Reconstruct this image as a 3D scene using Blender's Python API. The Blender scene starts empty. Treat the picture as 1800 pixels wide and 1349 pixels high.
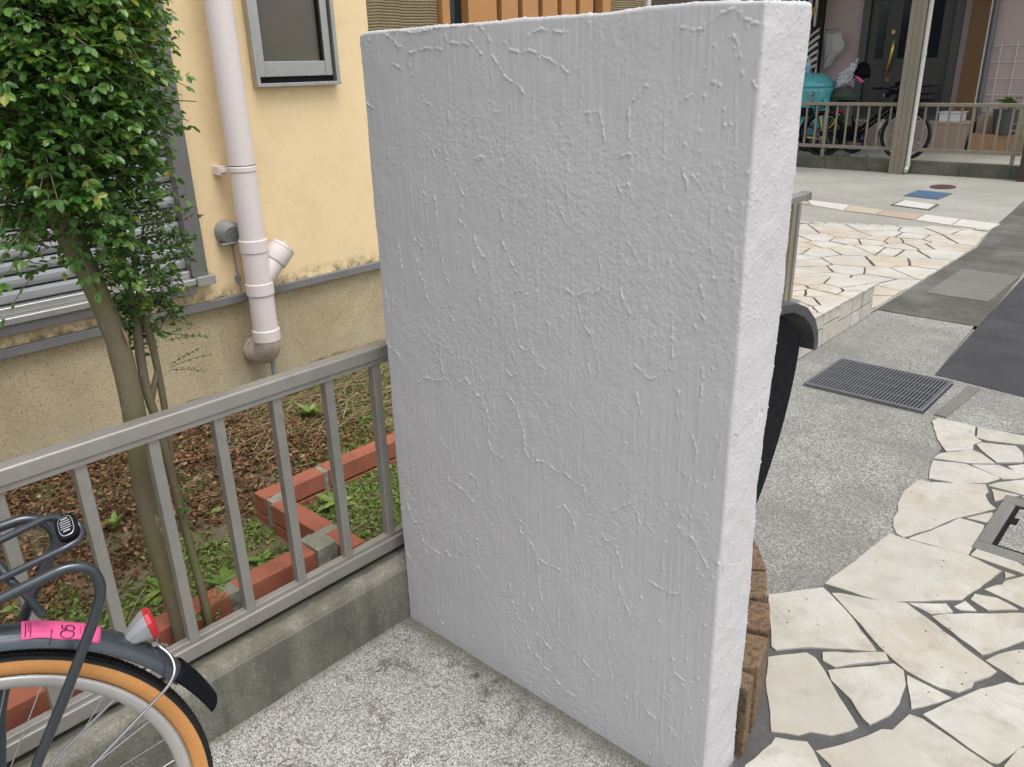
import bpy, bmesh, math, random
import numpy as np
from mathutils import Vector, Matrix
PI = math.pi
C = bpy.context.scene.collection
SC = bpy.context.scene
rnd = random.Random(7)

# ------------------------------------------------------------ camera, world, sun, exposure
cam_d = bpy.data.cameras.new('camera'); cam = bpy.data.objects.new('camera', cam_d); C.objects.link(cam)
cam_d.sensor_fit = 'HORIZONTAL'; cam_d.sensor_width = 36.0; cam_d.lens = 1410.0/1800.0*36.0
cam_d.clip_start = 0.02; cam_d.clip_end = 500
dn = np.array([100., 3577., 1410.]); dn /= np.linalg.norm(dn)
vY = np.array([1398., -604.5, 1410.]); vY -= vY.dot(dn)*dn; vY /= np.linalg.norm(vY)
vX = np.cross(vY, -dn)
RW = np.array([vX, vY, -dn])
M = Matrix(((RW[0][0], -RW[0][1], -RW[0][2], 0), (RW[1][0], -RW[1][1], -RW[1][2], 0), (RW[2][0], -RW[2][1], -RW[2][2], 1.5), (0, 0, 0, 1)))
cam.matrix_world = M
SC.camera = cam

SUN_EL, SUN_AZ = math.radians(69), math.radians(95)      # azimuth measured from +Y towards +X
world = bpy.data.worlds.new('World'); SC.world = world; world.use_nodes = True
wn = world.node_tree; wn.nodes.clear()
sky = wn.nodes.new('ShaderNodeTexSky'); sky.sky_type = 'NISHITA'; sky.sun_disc = False
sky.sun_elevation = SUN_EL; sky.sun_rotation = SUN_AZ; sky.dust_density = 3.0; sky.air_density = 1.0
hs = wn.nodes.new('ShaderNodeHueSaturation'); hs.inputs['Saturation'].default_value = 0.32
bg = wn.nodes.new('ShaderNodeBackground'); bg.inputs['Strength'].default_value = 0.15
wo = wn.nodes.new('ShaderNodeOutputWorld')
wn.links.new(sky.outputs[0], hs.inputs['Color']); wn.links.new(hs.outputs[0], bg.inputs[0]); wn.links.new(bg.outputs[0], wo.inputs[0])
sl = bpy.data.lights.new('sun', 'SUN'); sl.energy = 1.0; sl.angle = math.radians(38); sl.color = (1.0, 0.96, 0.9)
so = bpy.data.objects.new('sun', sl); C.objects.link(so)
sdir = Vector((math.sin(SUN_AZ)*math.cos(SUN_EL), math.cos(SUN_AZ)*math.cos(SUN_EL), math.sin(SUN_EL)))
so.rotation_euler = sdir.to_track_quat('Z', 'Y').to_euler()
so.location = (3, 2, 6)
SC.view_settings.view_transform = 'Standard'; SC.view_settings.look = 'None'
SC.view_settings.exposure = 0.74; SC.view_settings.gamma = 1.0

# ------------------------------------------------------------ helpers
def tag(o, label=None, cat=None, group=None, kind=None):
    if label: o['label'] = label
    if cat: o['category'] = cat
    if group: o['group'] = group
    if kind: o['kind'] = kind
    return o
def thing(name, label, cat, loc=(0, 0, 0), group=None):
    o = bpy.data.objects.new(name, None); C.objects.link(o); o.location = loc; o.empty_display_size = 0.1
    tag(o, label, cat, group); LOC[o.name] = Vector(loc)
    return o
LOC = {}
class MB:
    """collects vertices and faces in world coordinates, builds one mesh object"""
    def __init__(s): s.v = []; s.f = []; s.t = []
    def add(s, vs, fs, tint=0.5):
        k = len(s.v); s.v += [tuple(p) for p in vs]; s.f += [tuple(i+k for i in f) for f in fs]; s.t += [tint]*len(vs)
        return s
    def box(s, x0, x1, y0, y1, z0, z1, tint=0.5):
        return s.add([(x0,y0,z0),(x1,y0,z0),(x1,y1,z0),(x0,y1,z0),(x0,y0,z1),(x1,y0,z1),(x1,y1,z1),(x0,y1,z1)],
                     [(0,3,2,1),(4,5,6,7),(0,1,5,4),(1,2,6,5),(2,3,7,6),(3,0,4,7)], tint)
    def tube(s, pts, r, n=10, cap=True, tint=0.5):
        pts = [Vector(p) for p in pts]; rs = r if isinstance(r, (list, tuple)) else [r]*len(pts)
        t0 = (pts[1]-pts[0]).normalized(); a = t0.orthogonal().normalized(); vs = []
        for i, p in enumerate(pts):
            if i == 0: t = t0
            elif i == len(pts)-1: t = (pts[-1]-pts[-2]).normalized()
            else: t = ((pts[i+1]-p).normalized()+(p-pts[i-1]).normalized()).normalized()
            a = (a-a.dot(t)*t).normalized(); b = t.cross(a)
            for k in range(n):
                w = 2*PI*k/n; vs.append(p+rs[i]*(math.cos(w)*a+math.sin(w)*b))
        fs = [(i*n+k, i*n+(k+1) % n, (i+1)*n+(k+1) % n, (i+1)*n+k) for i in range(len(pts)-1) for k in range(n)]
        if cap:
            m = len(vs); vs += vs[:n]+vs[-n:]; fs += [tuple(range(m+n-1, m-1, -1)), tuple(range(m+n, m+2*n))]
        return s.add(vs, fs, tint)
    def prism(s, poly, z0, z1, tint=0.5):
        n = len(poly)
        if sum(poly[i][0]*poly[(i+1) % n][1]-poly[(i+1) % n][0]*poly[i][1] for i in range(n)) < 0: poly = poly[::-1]
        return s.add([(x, y, z0) for x, y in poly]+[(x, y, z1) for x, y in poly],
                     [tuple(range(n-1, -1, -1)), tuple(range(n, 2*n))]+[(i, (i+1) % n, n+(i+1) % n, n+i) for i in range(n)], tint)
    def build(s, name, mat, parent=None, bevel=0, smooth=False, segs=2, mod=None):
        me = bpy.data.meshes.new(name)
        off = LOC.get(parent.name, Vector((0, 0, 0))) if parent else Vector((0, 0, 0))
        me.from_pydata([(p[0]-off.x, p[1]-off.y, p[2]-off.z) for p in s.v], [], s.f)
        at = me.attributes.new('tint', 'FLOAT', 'POINT'); at.data.foreach_set('value', np.array(s.t, dtype=np.float32))
        me.materials.append(mat); me.validate(); me.update()
        o = bpy.data.objects.new(name, me); C.objects.link(o)
        if parent:
            o.parent = parent; LOC[o.name] = off
        if bevel:
            b = o.modifiers.new('bevel', 'BEVEL'); b.width = bevel; b.segments = segs; b.limit_method = 'ANGLE'; b.angle_limit = math.radians(35)
        if smooth:
            me.polygons.foreach_set('use_smooth', [True]*len(me.polygons))
        elif bevel:
            me.polygons.foreach_set('use_smooth', [True]*len(me.polygons))
            b.harden_normals = True
        return o
def fast_mesh(name, V, F, mat, parent=None, tint=None, smooth=True):
    """V: n x 3 array, F: m x k array of equal-size faces"""
    V = np.asarray(V, dtype=np.float32); F = np.asarray(F, dtype=np.int32); k = F.shape[1]
    me = bpy.data.meshes.new(name); me.vertices.add(len(V)); me.vertices.foreach_set('co', V.ravel())
    me.loops.add(F.size); me.loops.foreach_set('vertex_index', F.ravel())
    me.polygons.add(len(F)); me.polygons.foreach_set('loop_start', np.arange(0, F.size, k, dtype=np.int32))
    me.polygons.foreach_set('use_smooth', np.full(len(F), smooth))
    if tint is not None:
        at = me.attributes.new('tint', 'FLOAT', 'POINT'); at.data.foreach_set('value', np.asarray(tint, dtype=np.float32))
    me.materials.append(mat); me.update(calc_edges=True); me.validate()
    o = bpy.data.objects.new(name, me); C.objects.link(o)
    if parent: o.parent = parent
    return o
def fillet(pts, r, n=6):
    pts = [Vector(p) for p in pts]; out = [pts[0]]
    for i in range(1, len(pts)-1):
        a = pts[i-1]-pts[i]; b = pts[i+1]-pts[i]; rr = min(r, a.length*.48, b.length*.48)
        p0 = pts[i]+a.normalized()*rr; p1 = pts[i]+b.normalized()*rr
        for k in range(n+1):
            t = k/n; out.append(p0*(1-t)**2+pts[i]*2*t*(1-t)+p1*t*t)
    out.append(pts[-1]); return out
def hash3(ix, iy, iz, seed):
    h = (ix.astype(np.int64)*374761393+iy.astype(np.int64)*668265263+iz.astype(np.int64)*2147483647+seed*974634777) & 0xffffffff
    h = ((h ^ (h >> 13))*1274126177) & 0xffffffff; h = ((h ^ (h >> 16))*2246822519) & 0xffffffff
    return ((h ^ (h >> 15)) & 0xffff)/32767.5-1.0
def vn(P, sc, seed=0):
    P = P/np.asarray(sc, dtype=float); I = np.floor(P).astype(np.int64); f = P-I; f = f*f*(3-2*f); r = 0
    for dx in (0, 1):
        for dy in (0, 1):
            for dz in (0, 1):
                w = (f[:, 0] if dx else 1-f[:, 0])*(f[:, 1] if dy else 1-f[:, 1])*(f[:, 2] if dz else 1-f[:, 2])
                r = r+w*hash3(I[:, 0]+dx, I[:, 1]+dy, I[:, 2]+dz, seed)
    return r
def fbm(P, sc, seed=0, oct=3):
    sc = np.asarray(sc, dtype=float); r = 0; a = 1
    for i in range(oct): r = r+a*vn(P, sc/2**i, seed+i*17); a *= .5
    return r/1.75
# ------------------------------------------------------------ materials
class NT:
    def __init__(s, name):
        s.m = bpy.data.materials.new(name); s.m.use_nodes = True; s.t = s.m.node_tree; s.t.nodes.clear()
        s.o = s.t.nodes.new('ShaderNodeOutputMaterial'); s.b = s.t.nodes.new('ShaderNodeBsdfPrincipled')
        s.t.links.new(s.b.outputs[0], s.o.inputs[0])
        s.co = s.t.nodes.new('ShaderNodeTexCoord').outputs['Object']
    def n(s, typ, **kw):
        x = s.t.nodes.new(typ)
        for k, v in kw.items(): setattr(x, k, v)
        return x
    def setin(s, node, name, v):
        i = node.inputs[name]
        if isinstance(v, bpy.types.NodeSocket): s.t.links.new(v, i)
        else: i.default_value = v
    def map(s, scale=(1, 1, 1), rot=(0, 0, 0)):
        m = s.n('ShaderNodeMapping'); s.setin(m, 'Vector', s.co); m.inputs['Scale'].default_value = scale; m.inputs['Rotation'].default_value = rot
        return m.outputs[0]
    def noise(s, scale, detail=4, rough=.6, vec=None, dist=0):
        x = s.n('ShaderNodeTexNoise'); s.setin(x, 'Vector', vec or s.co); x.inputs['Scale'].default_value = scale
        x.inputs['Detail'].default_value = detail; x.inputs['Roughness'].default_value = rough; x.inputs['Distortion'].default_value = dist
        return x.outputs['Fac']
    def voro(s, scale, feature='F1', out='Distance', vec=None, rand=1):
        x = s.n('ShaderNodeTexVoronoi', feature=feature); s.setin(x, 'Vector', vec or s.co); x.inputs['Scale'].default_value = scale; x.inputs['Randomness'].default_value = rand
        return x.outputs[out]
    def ramp(s, fac, stops, interp='LINEAR'):
        r = s.n('ShaderNodeValToRGB'); r.color_ramp.interpolation = interp; e = r.color_ramp.elements
        while len(e) < len(stops): e.new(0.5)
        for i, (p, c) in enumerate(stops):
            e[i].position = p; e[i].color = (c, c, c, 1) if isinstance(c, (int, float)) else (*c, 1)
        s.setin(r, 'Fac', fac); return r.outputs[0]
    def mix(s, fac, a, b, mode='MIX'):
        x = s.n('ShaderNodeMix', data_type='RGBA', blend_type=mode)
        for i, v in ((0, fac), (6, a), (7, b)):
            if isinstance(v, bpy.types.NodeSocket): s.t.links.new(v, x.inputs[i])
            elif i == 0: x.inputs[0].default_value = v
            else: x.inputs[i].default_value = (*v, 1) if len(v) == 3 else v
        return x.outputs[2]
    def math(s, op, a, b=0.0, clamp=False):
        x = s.n('ShaderNodeMath', operation=op); x.use_clamp = clamp
        for i, v in ((0, a), (1, b)):
            if isinstance(v, bpy.types.NodeSocket): s.t.links.new(v, x.inputs[i])
            else: x.inputs[i].default_value = v
        return x.outputs[0]
    def attr(s, name='tint'): return s.n('ShaderNodeAttribute', attribute_name=name).outputs['Fac']
    def sep(s):
        x = s.n('ShaderNodeSeparateXYZ'); s.setin(x, 0, s.co); return x.outputs
    def bump(s, h, strength=.5, dist=.002, prev=None):
        x = s.n('ShaderNodeBump'); s.setin(x, 'Height', h); x.inputs['Strength'].default_value = strength; x.inputs['Distance'].default_value = dist
        if prev: s.setin(x, 'Normal', prev)
        return x.outputs[0]
    def fin(s, col, rough=.7, bump=None, metal=0, spec=.5):
        s.setin(s.b, 'Base Color', (*col, 1) if isinstance(col, tuple) else col); s.setin(s.b, 'Roughness', rough)
        s.b.inputs['Metallic'].default_value = metal; s.b.inputs['Specular IOR Level'].default_value = spec
        if bump: s.setin(s.b, 'Normal', bump)
        return s.m
def simple(name, col, rough=.5, metal=0, spec=.5, var=.12, sc=30, bump=0, bsc=200, dirt=0.0):
    t = NT(name); a = tuple(c*(1-var) for c in col); b = tuple(min(1, c*(1+var)) for c in col)
    c = t.mix(t.noise(sc, 5), a, b)
    if dirt: c = t.mix(t.ramp(t.noise(sc*.35, 6, .75), [(.5, 0.0), (.75, dirt)]), c, (.06, .055, .045))
    r = t.ramp(t.noise(sc*1.7, 4), [(.3, max(0, rough-.08)), (.7, min(1, rough+.08))])
    return t.fin(c, r, t.bump(t.noise(bsc, 3), bump, .001) if bump else None, metal, spec)
MAT = {}
def m_plaster():
    t = NT('white_plaster')
    c = t.mix(t.noise(5, 4), (.495, .486, .489), (.545, .534, .538))
    c = t.mix(t.ramp(t.noise(60, 5, .7), [(.62, 0.0), (.8, .25)]), c, (.5, .49, .5))
    h = t.noise(330, 4, .7); h2 = t.noise(120, 4, .65, t.map((1, 1, .35)))
    return t.fin(c, .55, t.bump(h2, .12, .001, t.bump(h, .4, .0008)), 0, .3)
MAT['plaster'] = m_plaster()
def m_aggregate(name, lo, mid, hi, sc, stain=.5, spots=True):
    t = NT(name)
    v = t.voro(sc, out='Color'); s = t.n('ShaderNodeSeparateColor'); t.setin(s, 0, v)
    grain = t.ramp(s.outputs[0], [(.0, lo), (.28, lo), (.36, mid), (.65, mid), (.75, hi), (1, hi)])
    g2 = t.mix(t.ramp(t.noise(sc*1.2, 3, .7), [(.35, 0.0), (.65, .6)]), grain, mid)
    st = t.ramp(t.noise(2.2, 6, .65), [(.38, stain), (.62, 0.0)])
    c = t.mix(st, g2, tuple(x*.55 for x in mid))
    if spots:
        sp = t.ramp(t.noise(10, 6, .9, dist=.8), [(.53, 0.0), (.63, .8)])
        c = t.mix(sp, c, (.07, .06, .045))
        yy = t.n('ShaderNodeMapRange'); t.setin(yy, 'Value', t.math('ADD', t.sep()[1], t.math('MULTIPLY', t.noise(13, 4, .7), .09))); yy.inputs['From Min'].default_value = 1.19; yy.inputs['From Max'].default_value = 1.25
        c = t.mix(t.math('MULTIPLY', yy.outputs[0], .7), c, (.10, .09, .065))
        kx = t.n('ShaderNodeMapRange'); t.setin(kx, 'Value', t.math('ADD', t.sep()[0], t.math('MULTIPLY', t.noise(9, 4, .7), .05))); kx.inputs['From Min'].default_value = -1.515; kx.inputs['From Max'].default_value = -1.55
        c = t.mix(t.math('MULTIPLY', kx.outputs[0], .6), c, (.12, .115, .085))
        dots = t.ramp(t.voro(7.5), [(.05, .8), (.13, 0.0)])
        c = t.mix(t.math('MULTIPLY', dots, t.ramp(t.noise(60, 3), [(.4, 0.0), (.55, 1.0)])), c, (.05, .04, .035))
    h = t.mix(.5, t.voro(sc), t.noise(sc*.6, 3))
    return t.fin(c, .85, t.bump(h, .6, .003), 0, .3)
MAT['agg_near'] = m_aggregate('exposed_aggregate', (.075, .073, .066), (.36, .355, .325), (.66, .65, .62), 340, .5)
MAT['agg_mid'] = m_aggregate('worn_aggregate', (.10, .10, .09), (.255, .25, .228), (.47, .465, .43), 230, .6, False)
def m_concrete(name, a, b, dark, sc=6, amt=.6, g=160):
    t = NT(name); c = t.mix(t.noise(sc, 7, .65), a, b)
    c = t.mix(t.ramp(t.noise(g, 3, .7), [(.35, .55), (.6, 0.0)]), c, tuple(x*.6 for x in a))
    c = t.mix(t.ramp(t.noise(sc*.45, 6, .7), [(.42, amt), (.66, 0.0)]), c, dark)
    return t.fin(c, .88, t.bump(t.noise(g, 4, .7), .5, .003), 0, .25)
def m_kerb(name, a, b, dark, top):
    t = NT(name); c = t.mix(t.noise(9, 7, .7), a, b)
    c = t.mix(t.ramp(t.noise(230, 3, .75), [(.36, .75), (.55, 0.0)]), c, tuple(x*.45 for x in a))
    c = t.mix(t.ramp(t.noise(4.5, 7, .75, t.map((1, 1, .35))), [(.40, .85), (.60, 0.0)]), c, dark)
    c = t.mix(t.ramp(t.noise(60, 4, .7), [(.6, 0.0), (.75, .5)]), c, (.4, .39, .34))
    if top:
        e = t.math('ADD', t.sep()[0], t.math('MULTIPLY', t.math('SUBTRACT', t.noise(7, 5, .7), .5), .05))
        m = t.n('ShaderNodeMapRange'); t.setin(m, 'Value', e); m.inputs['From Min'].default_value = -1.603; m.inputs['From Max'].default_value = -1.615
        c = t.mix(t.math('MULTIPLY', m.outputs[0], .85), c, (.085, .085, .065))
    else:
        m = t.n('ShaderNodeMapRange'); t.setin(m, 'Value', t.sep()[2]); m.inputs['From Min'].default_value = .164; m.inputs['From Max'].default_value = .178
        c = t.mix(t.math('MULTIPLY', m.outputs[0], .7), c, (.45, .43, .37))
    return t.fin(c, .9, t.bump(t.noise(190, 4, .75), .8, .004, t.bump(t.noise(25, 4), .4, .006)), 0, .2)
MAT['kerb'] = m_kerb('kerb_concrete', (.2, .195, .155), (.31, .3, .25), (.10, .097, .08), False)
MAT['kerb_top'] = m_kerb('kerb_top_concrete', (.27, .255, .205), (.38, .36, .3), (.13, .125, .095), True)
MAT['gutter'] = m_concrete('gutter_concrete', (.13, .125, .11), (.21, .205, .19), (.07, .07, .055), 5, .8)
MAT['gutter_light'] = m_concrete('gutter_light_concrete', (.165, .16, .148), (.25, .243, .225), (.12, .12, .1), 5, .5)
MAT['asphalt'] = m_concrete('asphalt', (.05, .05, .053), (.10, .10, .104), (.035, .035, .037), 7, .6, 140)
MAT['far_conc'] = m_concrete('pale_concrete', (.34, .332, .295), (.46, .45, .405), (.22, .215, .18), 1.3, .6, 60)
MAT['wall_conc'] = m_concrete('mossy_concrete', (.15, .14, .115), (.22, .21, .17), (.06, .065, .045), 5, .7, 80)
MAT['mortar'] = m_concrete('grey_mortar', (.09, .09, .088), (.16, .16, .155), (.06, .06, .057), 11, .7, 220)
def m_stone(name, ca, cb, cc, vein=.35, sc=4, pits=True):
    t = NT(name); tint = t.attr()
    c = t.mix(t.ramp(tint, [(0, 0.0), (1, 1.0)]), ca, cb)
    c = t.mix(t.ramp(t.noise(sc, 6, .65, dist=.6), [(.42, 0.0), (.62, .85)]), c, cc)
    c = t.mix(t.ramp(t.noise(sc*.8, 5, .6, t.map((1, 1, 1), (0, 0, 2)), 1.2), [(.5, 0.0), (.68, .6)]), c, tuple(x*1.12 for x in cb))
    c = t.mix(t.ramp(t.noise(sc*2.3, 6, .75, None, .5), [(.5, 0.0), (.68, .7)]), c, (ca[0]*.66, ca[1]*.64, ca[2]*.60))
    c = t.mix(t.ramp(t.noise(sc*.6, 4, .5, t.map((1, 1, 1), (0, 0, 4))), [(.45, 0.0), (.65, .5)]), c, (ca[0]*.88, ca[1]*.90, ca[2]*.96))
    c = t.mix(t.ramp(t.noise(sc*1.7, 7, .6, t.map((1, 2.3, 1), (0, 0, .7)), 1.5), [(.47, 0.0), (.5, vein), (.54, 0.0)]), c, (.38, .36, .32))
    c = t.mix(t.ramp(t.noise(sc*9, 5, .7), [(.5, 0.0), (.8, .35)]), c, tuple(x*.72 for x in ca))
    if pits:
        d = t.voro(26); c = t.mix(t.math('MULTIPLY', t.ramp(d, [(.06, 1.0), (.1, 0.0)]), t.ramp(t.noise(9, 3), [(.5, 0.0), (.56, 1.0)])), c, (.06, .045, .035))
    return t.fin(c, t.ramp(t.noise(30, 4), [(.3, .4), (.7, .6)]), t.bump(t.noise(sc*6, 6, .65), .35, .004), 0, .4)
MAT['stone_near'] = m_stone('cream_marble', (.43, .405, .345), (.49, .475, .435), (.40, .36, .28))
MAT['stone_far'] = m_stone('pale_flagstone', (.53, .505, .44), (.48, .40, .28), (.60, .585, .55), .15, 2.5, False)
MAT['stone_side'] = m_stone('flagstone_cladding', (.55, .53, .47), (.48, .45, .38), (.38, .35, .29), .5, 7, False)
def m_stucco():
    t = NT('yellow_stucco'); z = t.sep()[2]
    c = t.mix(t.noise(3.5, 6, .6), (.74, .57, .32), (.82, .65, .40))
    c = t.mix(t.ramp(t.noise(18, 5, .7), [(.55, 0.0), (.8, .3)]), c, (.55, .42, .21))
    # scratch-like trowel marks
    w = t.noise(26, 6, .7, t.map((1, 1.7, 1), (.5, .3, .2)), 2.2)
    line = t.ramp(w, [(.47, 0.0), (.495, 1.0), (.52, 0.0)]); msk = t.ramp(t.noise(7, 3), [(.48, 0.0), (.62, 1.0)])
    c = t.mix(t.math('MULTIPLY', t.math('MULTIPLY', line, msk), .35), c, (.42, .31, .15))
    # algae band just above the flashing
    band = t.ramp(z, [(.655, 1.0), (.71, 0.0)]); grime = t.ramp(t.noise(22, 6, .8), [(.42, 0.0), (.6, 1.0)])
    c = t.mix(t.math('MULTIPLY', band, grime), c, (.16, .14, .08))
    h = t.mix(t.math('MULTIPLY', line, msk), t.noise(120, 5, .7), (1, 1, 1))
    return t.fin(c, .85, t.bump(t.noise(11, 5, .6), .4, .006, t.bump(h, .4, .002)), 0, .25)
MAT['stucco'] = m_stucco()
def m_found():
    t = NT('stained_foundation'); z = t.sep()[2]
    c = t.mix(t.noise(2.6, 7, .7), (.40, .325, .195), (.58, .49, .32))
    c = t.mix(t.ramp(t.noise(3.2, 7, .75, t.map((1, 1, .7), (0, 0, .4)), .6), [(.46, 0.0), (.66, .65)]), c, (.34, .29, .185))
    c = t.mix(t.ramp(t.noise(120, 4, .85), [(.54, 0.0), (.66, .9)]), c, (.1, .08, .045))
    c = t.mix(t.math('MULTIPLY', t.ramp(z, [(.2, .8), (.42, 0.0)]), t.ramp(t.noise(9, 5, .7), [(.4, 0.0), (.6, 1.0)])), c, (.42, .38, .28))
    return t.fin(c, .9, t.bump(t.noise(90, 5, .75), .5, .004), 0, .2)
MAT['found'] = m_found()
def m_ribbed():
    t = NT('combed_plaster'); P = t.sep()
    c = t.mix(t.noise(6, 5), (.25, .2, .12), (.33, .27, .17))
    return t.fin(c, .9, t.bump(t.noise(200, 4), .5, .002), 0, .2)
MAT['ribbed'] = m_ribbed()
def m_soil():
    t = NT('garden_soil'); c = t.mix(t.noise(14, 7, .7), (.13, .10, .065), (.27, .215, .14))
    c = t.mix(t.ramp(t.noise(3, 6, .7), [(.4, .0), (.6, .55)]), c, (.085, .11, .035))
    c = t.mix(t.ramp(t.voro(120, out='Distance'), [(.0, .5), (.35, 0.0)]), c, (.3, .27, .2))
    return t.fin(c, .95, t.bump(t.noise(90, 6, .8), .9, .008), 0, .15)
MAT['soil'] = m_soil()
def m_leaf(name, stops, rough=.35, trans=.25, spec=.5):
    t = NT(name); c = t.ramp(t.attr(), stops)
    c = t.mix(t.noise(90, 3), c, t.mix(.5, c, (.02, .05, .01)))
    t.fin(c, rough, None, 0, spec)
    tr = t.n('ShaderNodeBsdfTranslucent'); t.setin(tr, 'Color', t.mix(.4, c, (.25, .4, .05)))
    mx = t.n('ShaderNodeMixShader'); mx.inputs[0].default_value = trans
    t.t.links.new(t.b.outputs[0], mx.inputs[1]); t.t.links.new(tr.outputs[0], mx.inputs[2]); t.t.links.new(mx.outputs[0], t.o.inputs[0])
    return t.m
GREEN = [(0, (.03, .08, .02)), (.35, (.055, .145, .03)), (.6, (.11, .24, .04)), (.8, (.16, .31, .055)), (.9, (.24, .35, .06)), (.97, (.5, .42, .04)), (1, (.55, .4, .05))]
MAT['leaf'] = m_leaf('glossy_leaf', GREEN, .3)
MAT['weed'] = m_leaf('weed_leaf', [(0, (.11, .19, .03)), (.5, (.21, .32, .055)), (1, (.38, .46, .12))], .5)
MAT['litter'] = m_leaf('dead_leaf', [(0, (.045, .02, .012)), (.35, (.12, .048, .026)), (.7, (.28, .12, .062)), (.9, (.42, .225, .12)), (1, (.6, .42, .27))], .7, .1, .3)
MAT['straw'] = m_leaf('dry_straw', [(0, (.2, .13, .07)), (.5, (.4, .29, .16)), (1, (.55, .44, .28))], .7, .1, .3)
def m_bark():
    t = NT('smooth_bark')
    c = t.mix(t.noise(20, 6, .7), (.115, .095, .058), (.19, .165, .105))
    c = t.mix(t.ramp(t.noise(9, 5, .6), [(.48, 0.0), (.56, .8)]), c, (.14, .14, .055))
    c = t.mix(t.ramp(t.noise(30, 4, .6, t.map((1, 1, .3))), [(.62, 0.0), (.66, .7)]), c, (.32, .27, .19))
    return t.fin(c, .8, t.bump(t.noise(130, 5, .7, t.map((1, 1, .4))), .5, .002), 0, .25)
MAT['bark'] = m_bark()
MAT['alu'] = simple('champagne_aluminium', (.30, .285, .26), .42, .35, .5, .07, 18, .1, 500, .32)
MAT['alu_far'] = simple('bronze_aluminium', (.27, .24, .185), .45, .3, .5, .08, 8, 0, 200, .2)
MAT['post'] = simple('post_aluminium', (.26, .23, .17), .5, .2, .5, .1, 5, 0, 200, .3)
MAT['silver'] = simple('silver_sash', (.42, .42, .4), .32, .7, .5, .05, 20, 0, 200, .1)
MAT['frame_brown'] = simple('grey_bronze_frame', (.17, .165, .16), .4, .4, .5, .06, 12)
MAT['band'] = simple('grey_flashing', (.2, .2, .195), .5, .2, .5, .12, 9, 0, 200, .35)
MAT['slat'] = simple('shutter_slat', (.33, .34, .35), .42, .35, .5, .06, 25, 0, 200, .15)
MAT['darkgap'] = simple('dark_gap', (.012, .012, .012), .8, 0, .1)
MAT['pvc'] = simple('beige_pvc', (.68, .61, .585), .45, 0, .5, .03, 14)
MAT['pvc_dirty'] = simple('mouldy_pvc', (.46, .39, .33), .5, 0, .5, .1, 14, .1, 300, .75)
MAT['greyplastic'] = simple('grey_plastic', (.24, .25, .25), .5, 0, .5, .08, 20)
MAT['glass'] = simple('dim_window_glass', (.1, .092, .075), .12, 0, .3, .3, 3)
MAT['glass_dark'] = simple('dark_glass', (.012, .018, .022), .1, 0, .5, .2, 4)
MAT['brick'] = simple('red_brick', (.33, .115, .07), .88, 0, .2, .22, 22, .6, 240, .6)
MAT['bmortar'] = m_concrete('rough_mortar', (.27, .27, .23), (.38, .37, .33), (.16, .17, .1), 20, .5, 260)
def m_clinker():
    t = NT('clinker_brick'); tint = t.attr()
    c = t.mix(tint, (.17, .105, .055), (.17, .075, .045))
    c = t.mix(t.noise(16, 5, .7), c, (.22, .165, .1)); c = t.mix(t.ramp(t.noise(60, 5, .8), [(.46, 0.0), (.62, .85)]), c, (.04, .03, .025))
    return t.fin(c, .85, t.bump(t.noise(130, 5, .75), .6, .004), 0, .3)
MAT['clinker'] = m_clinker()
MAT['black'] = simple('black_coated_steel', (.005, .006, .009), .6, 0, .1, .2, 30, .1, 300)
MAT['hood'] = simple('charcoal_coated_steel', (.07, .075, .08), .42, .2, .5, .15, 20, .1, 400)
MAT['gun'] = simple('gunmetal_paint', (.07, .08, .09), .25, .7, .6, .08, 25)
MAT['fender'] = simple('blue_grey_fender', (.07, .082, .095), .27, .55, .6, .1, 14, 0, 200, .15)
MAT['rubber'] = simple('black_rubber', (.016, .016, .017), .75, 0, .4, .2, 60, .4, 400)
MAT['gum'] = simple('gum_sidewall', (.5, .235, .075), .65, 0, .35, .12, 35, .3, 250, .12)
MAT['rim'] = simple('silver_rim', (.5, .49, .47), .4, .55, .5, .06, 25)
MAT['chrome'] = simple('chrome', (.5, .5, .52), .2, 1, .5, .05)
MAT['steelgrey'] = simple('grey_reflector_shell', (.3, .31, .32), .4, .2)
MAT['red'] = simple('red_lens', (.42, .012, .02), .2, 0, .6, .3, 60)
MAT['pink'] = simple('pink_sticker', (.76, .11, .29), .6, 0, .3, .04)
MAT['ink'] = simple('dark_ink', (.06, .01, .03), .7, 0, .2)
MAT['galv'] = simple('galvanised_grate', (.19, .2, .21), .5, .5, .5, .2, 40, 0, 200, .3)
MAT['wood'] = simple('orange_timber', (.42, .21, .075), .5, 0, .4, .1, 12)
MAT['wood_dk'] = simple('brown_timber', (.17, .095, .04), .6, 0, .3, .15, 8)
MAT['pinkwall'] = simple('pink_stucco', (.50, .405, .38), .9, 0, .2, .08, 3, .5, 120)
MAT['door'] = simple('charcoal_door', (.065, .064, .055), .5, 0, .4, .1, 8)
MAT['doorframe'] = simple('door_frame_grey', (.085, .09, .085), .45, .2, .4, .1, 8)
MAT['gold'] = simple('brass', (.6, .42, .12), .25, .8, .5, .1)
MAT['teal'] = simple('turquoise_paint', (.10, .44, .46), .22, 0, .6, .04)
MAT['yellow'] = simple('yellow_paint', (.62, .45, .04), .35, 0, .5, .08)
MAT['white'] = simple('white_plastic', (.68, .68, .67), .5, 0, .4, .05)
MAT['blue'] = simple('blue_plastic', (.05, .13, .45), .4)
MAT['bluecover'] = simple('blue_iron', (.06, .13, .22), .55, .1, .5, .1, 20)
MAT['maroon'] = simple('maroon_iron', (.075, .04, .036), .65, .1, .5, .1, 20)
MAT['steptile'] = simple('pinkish_step_tile', (.36, .27, .21), .7, 0, .3, .12, 6)
MAT['steptop'] = simple('step_top_tile', (.42, .34, .28), .7, 0, .3, .12, 6)
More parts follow.
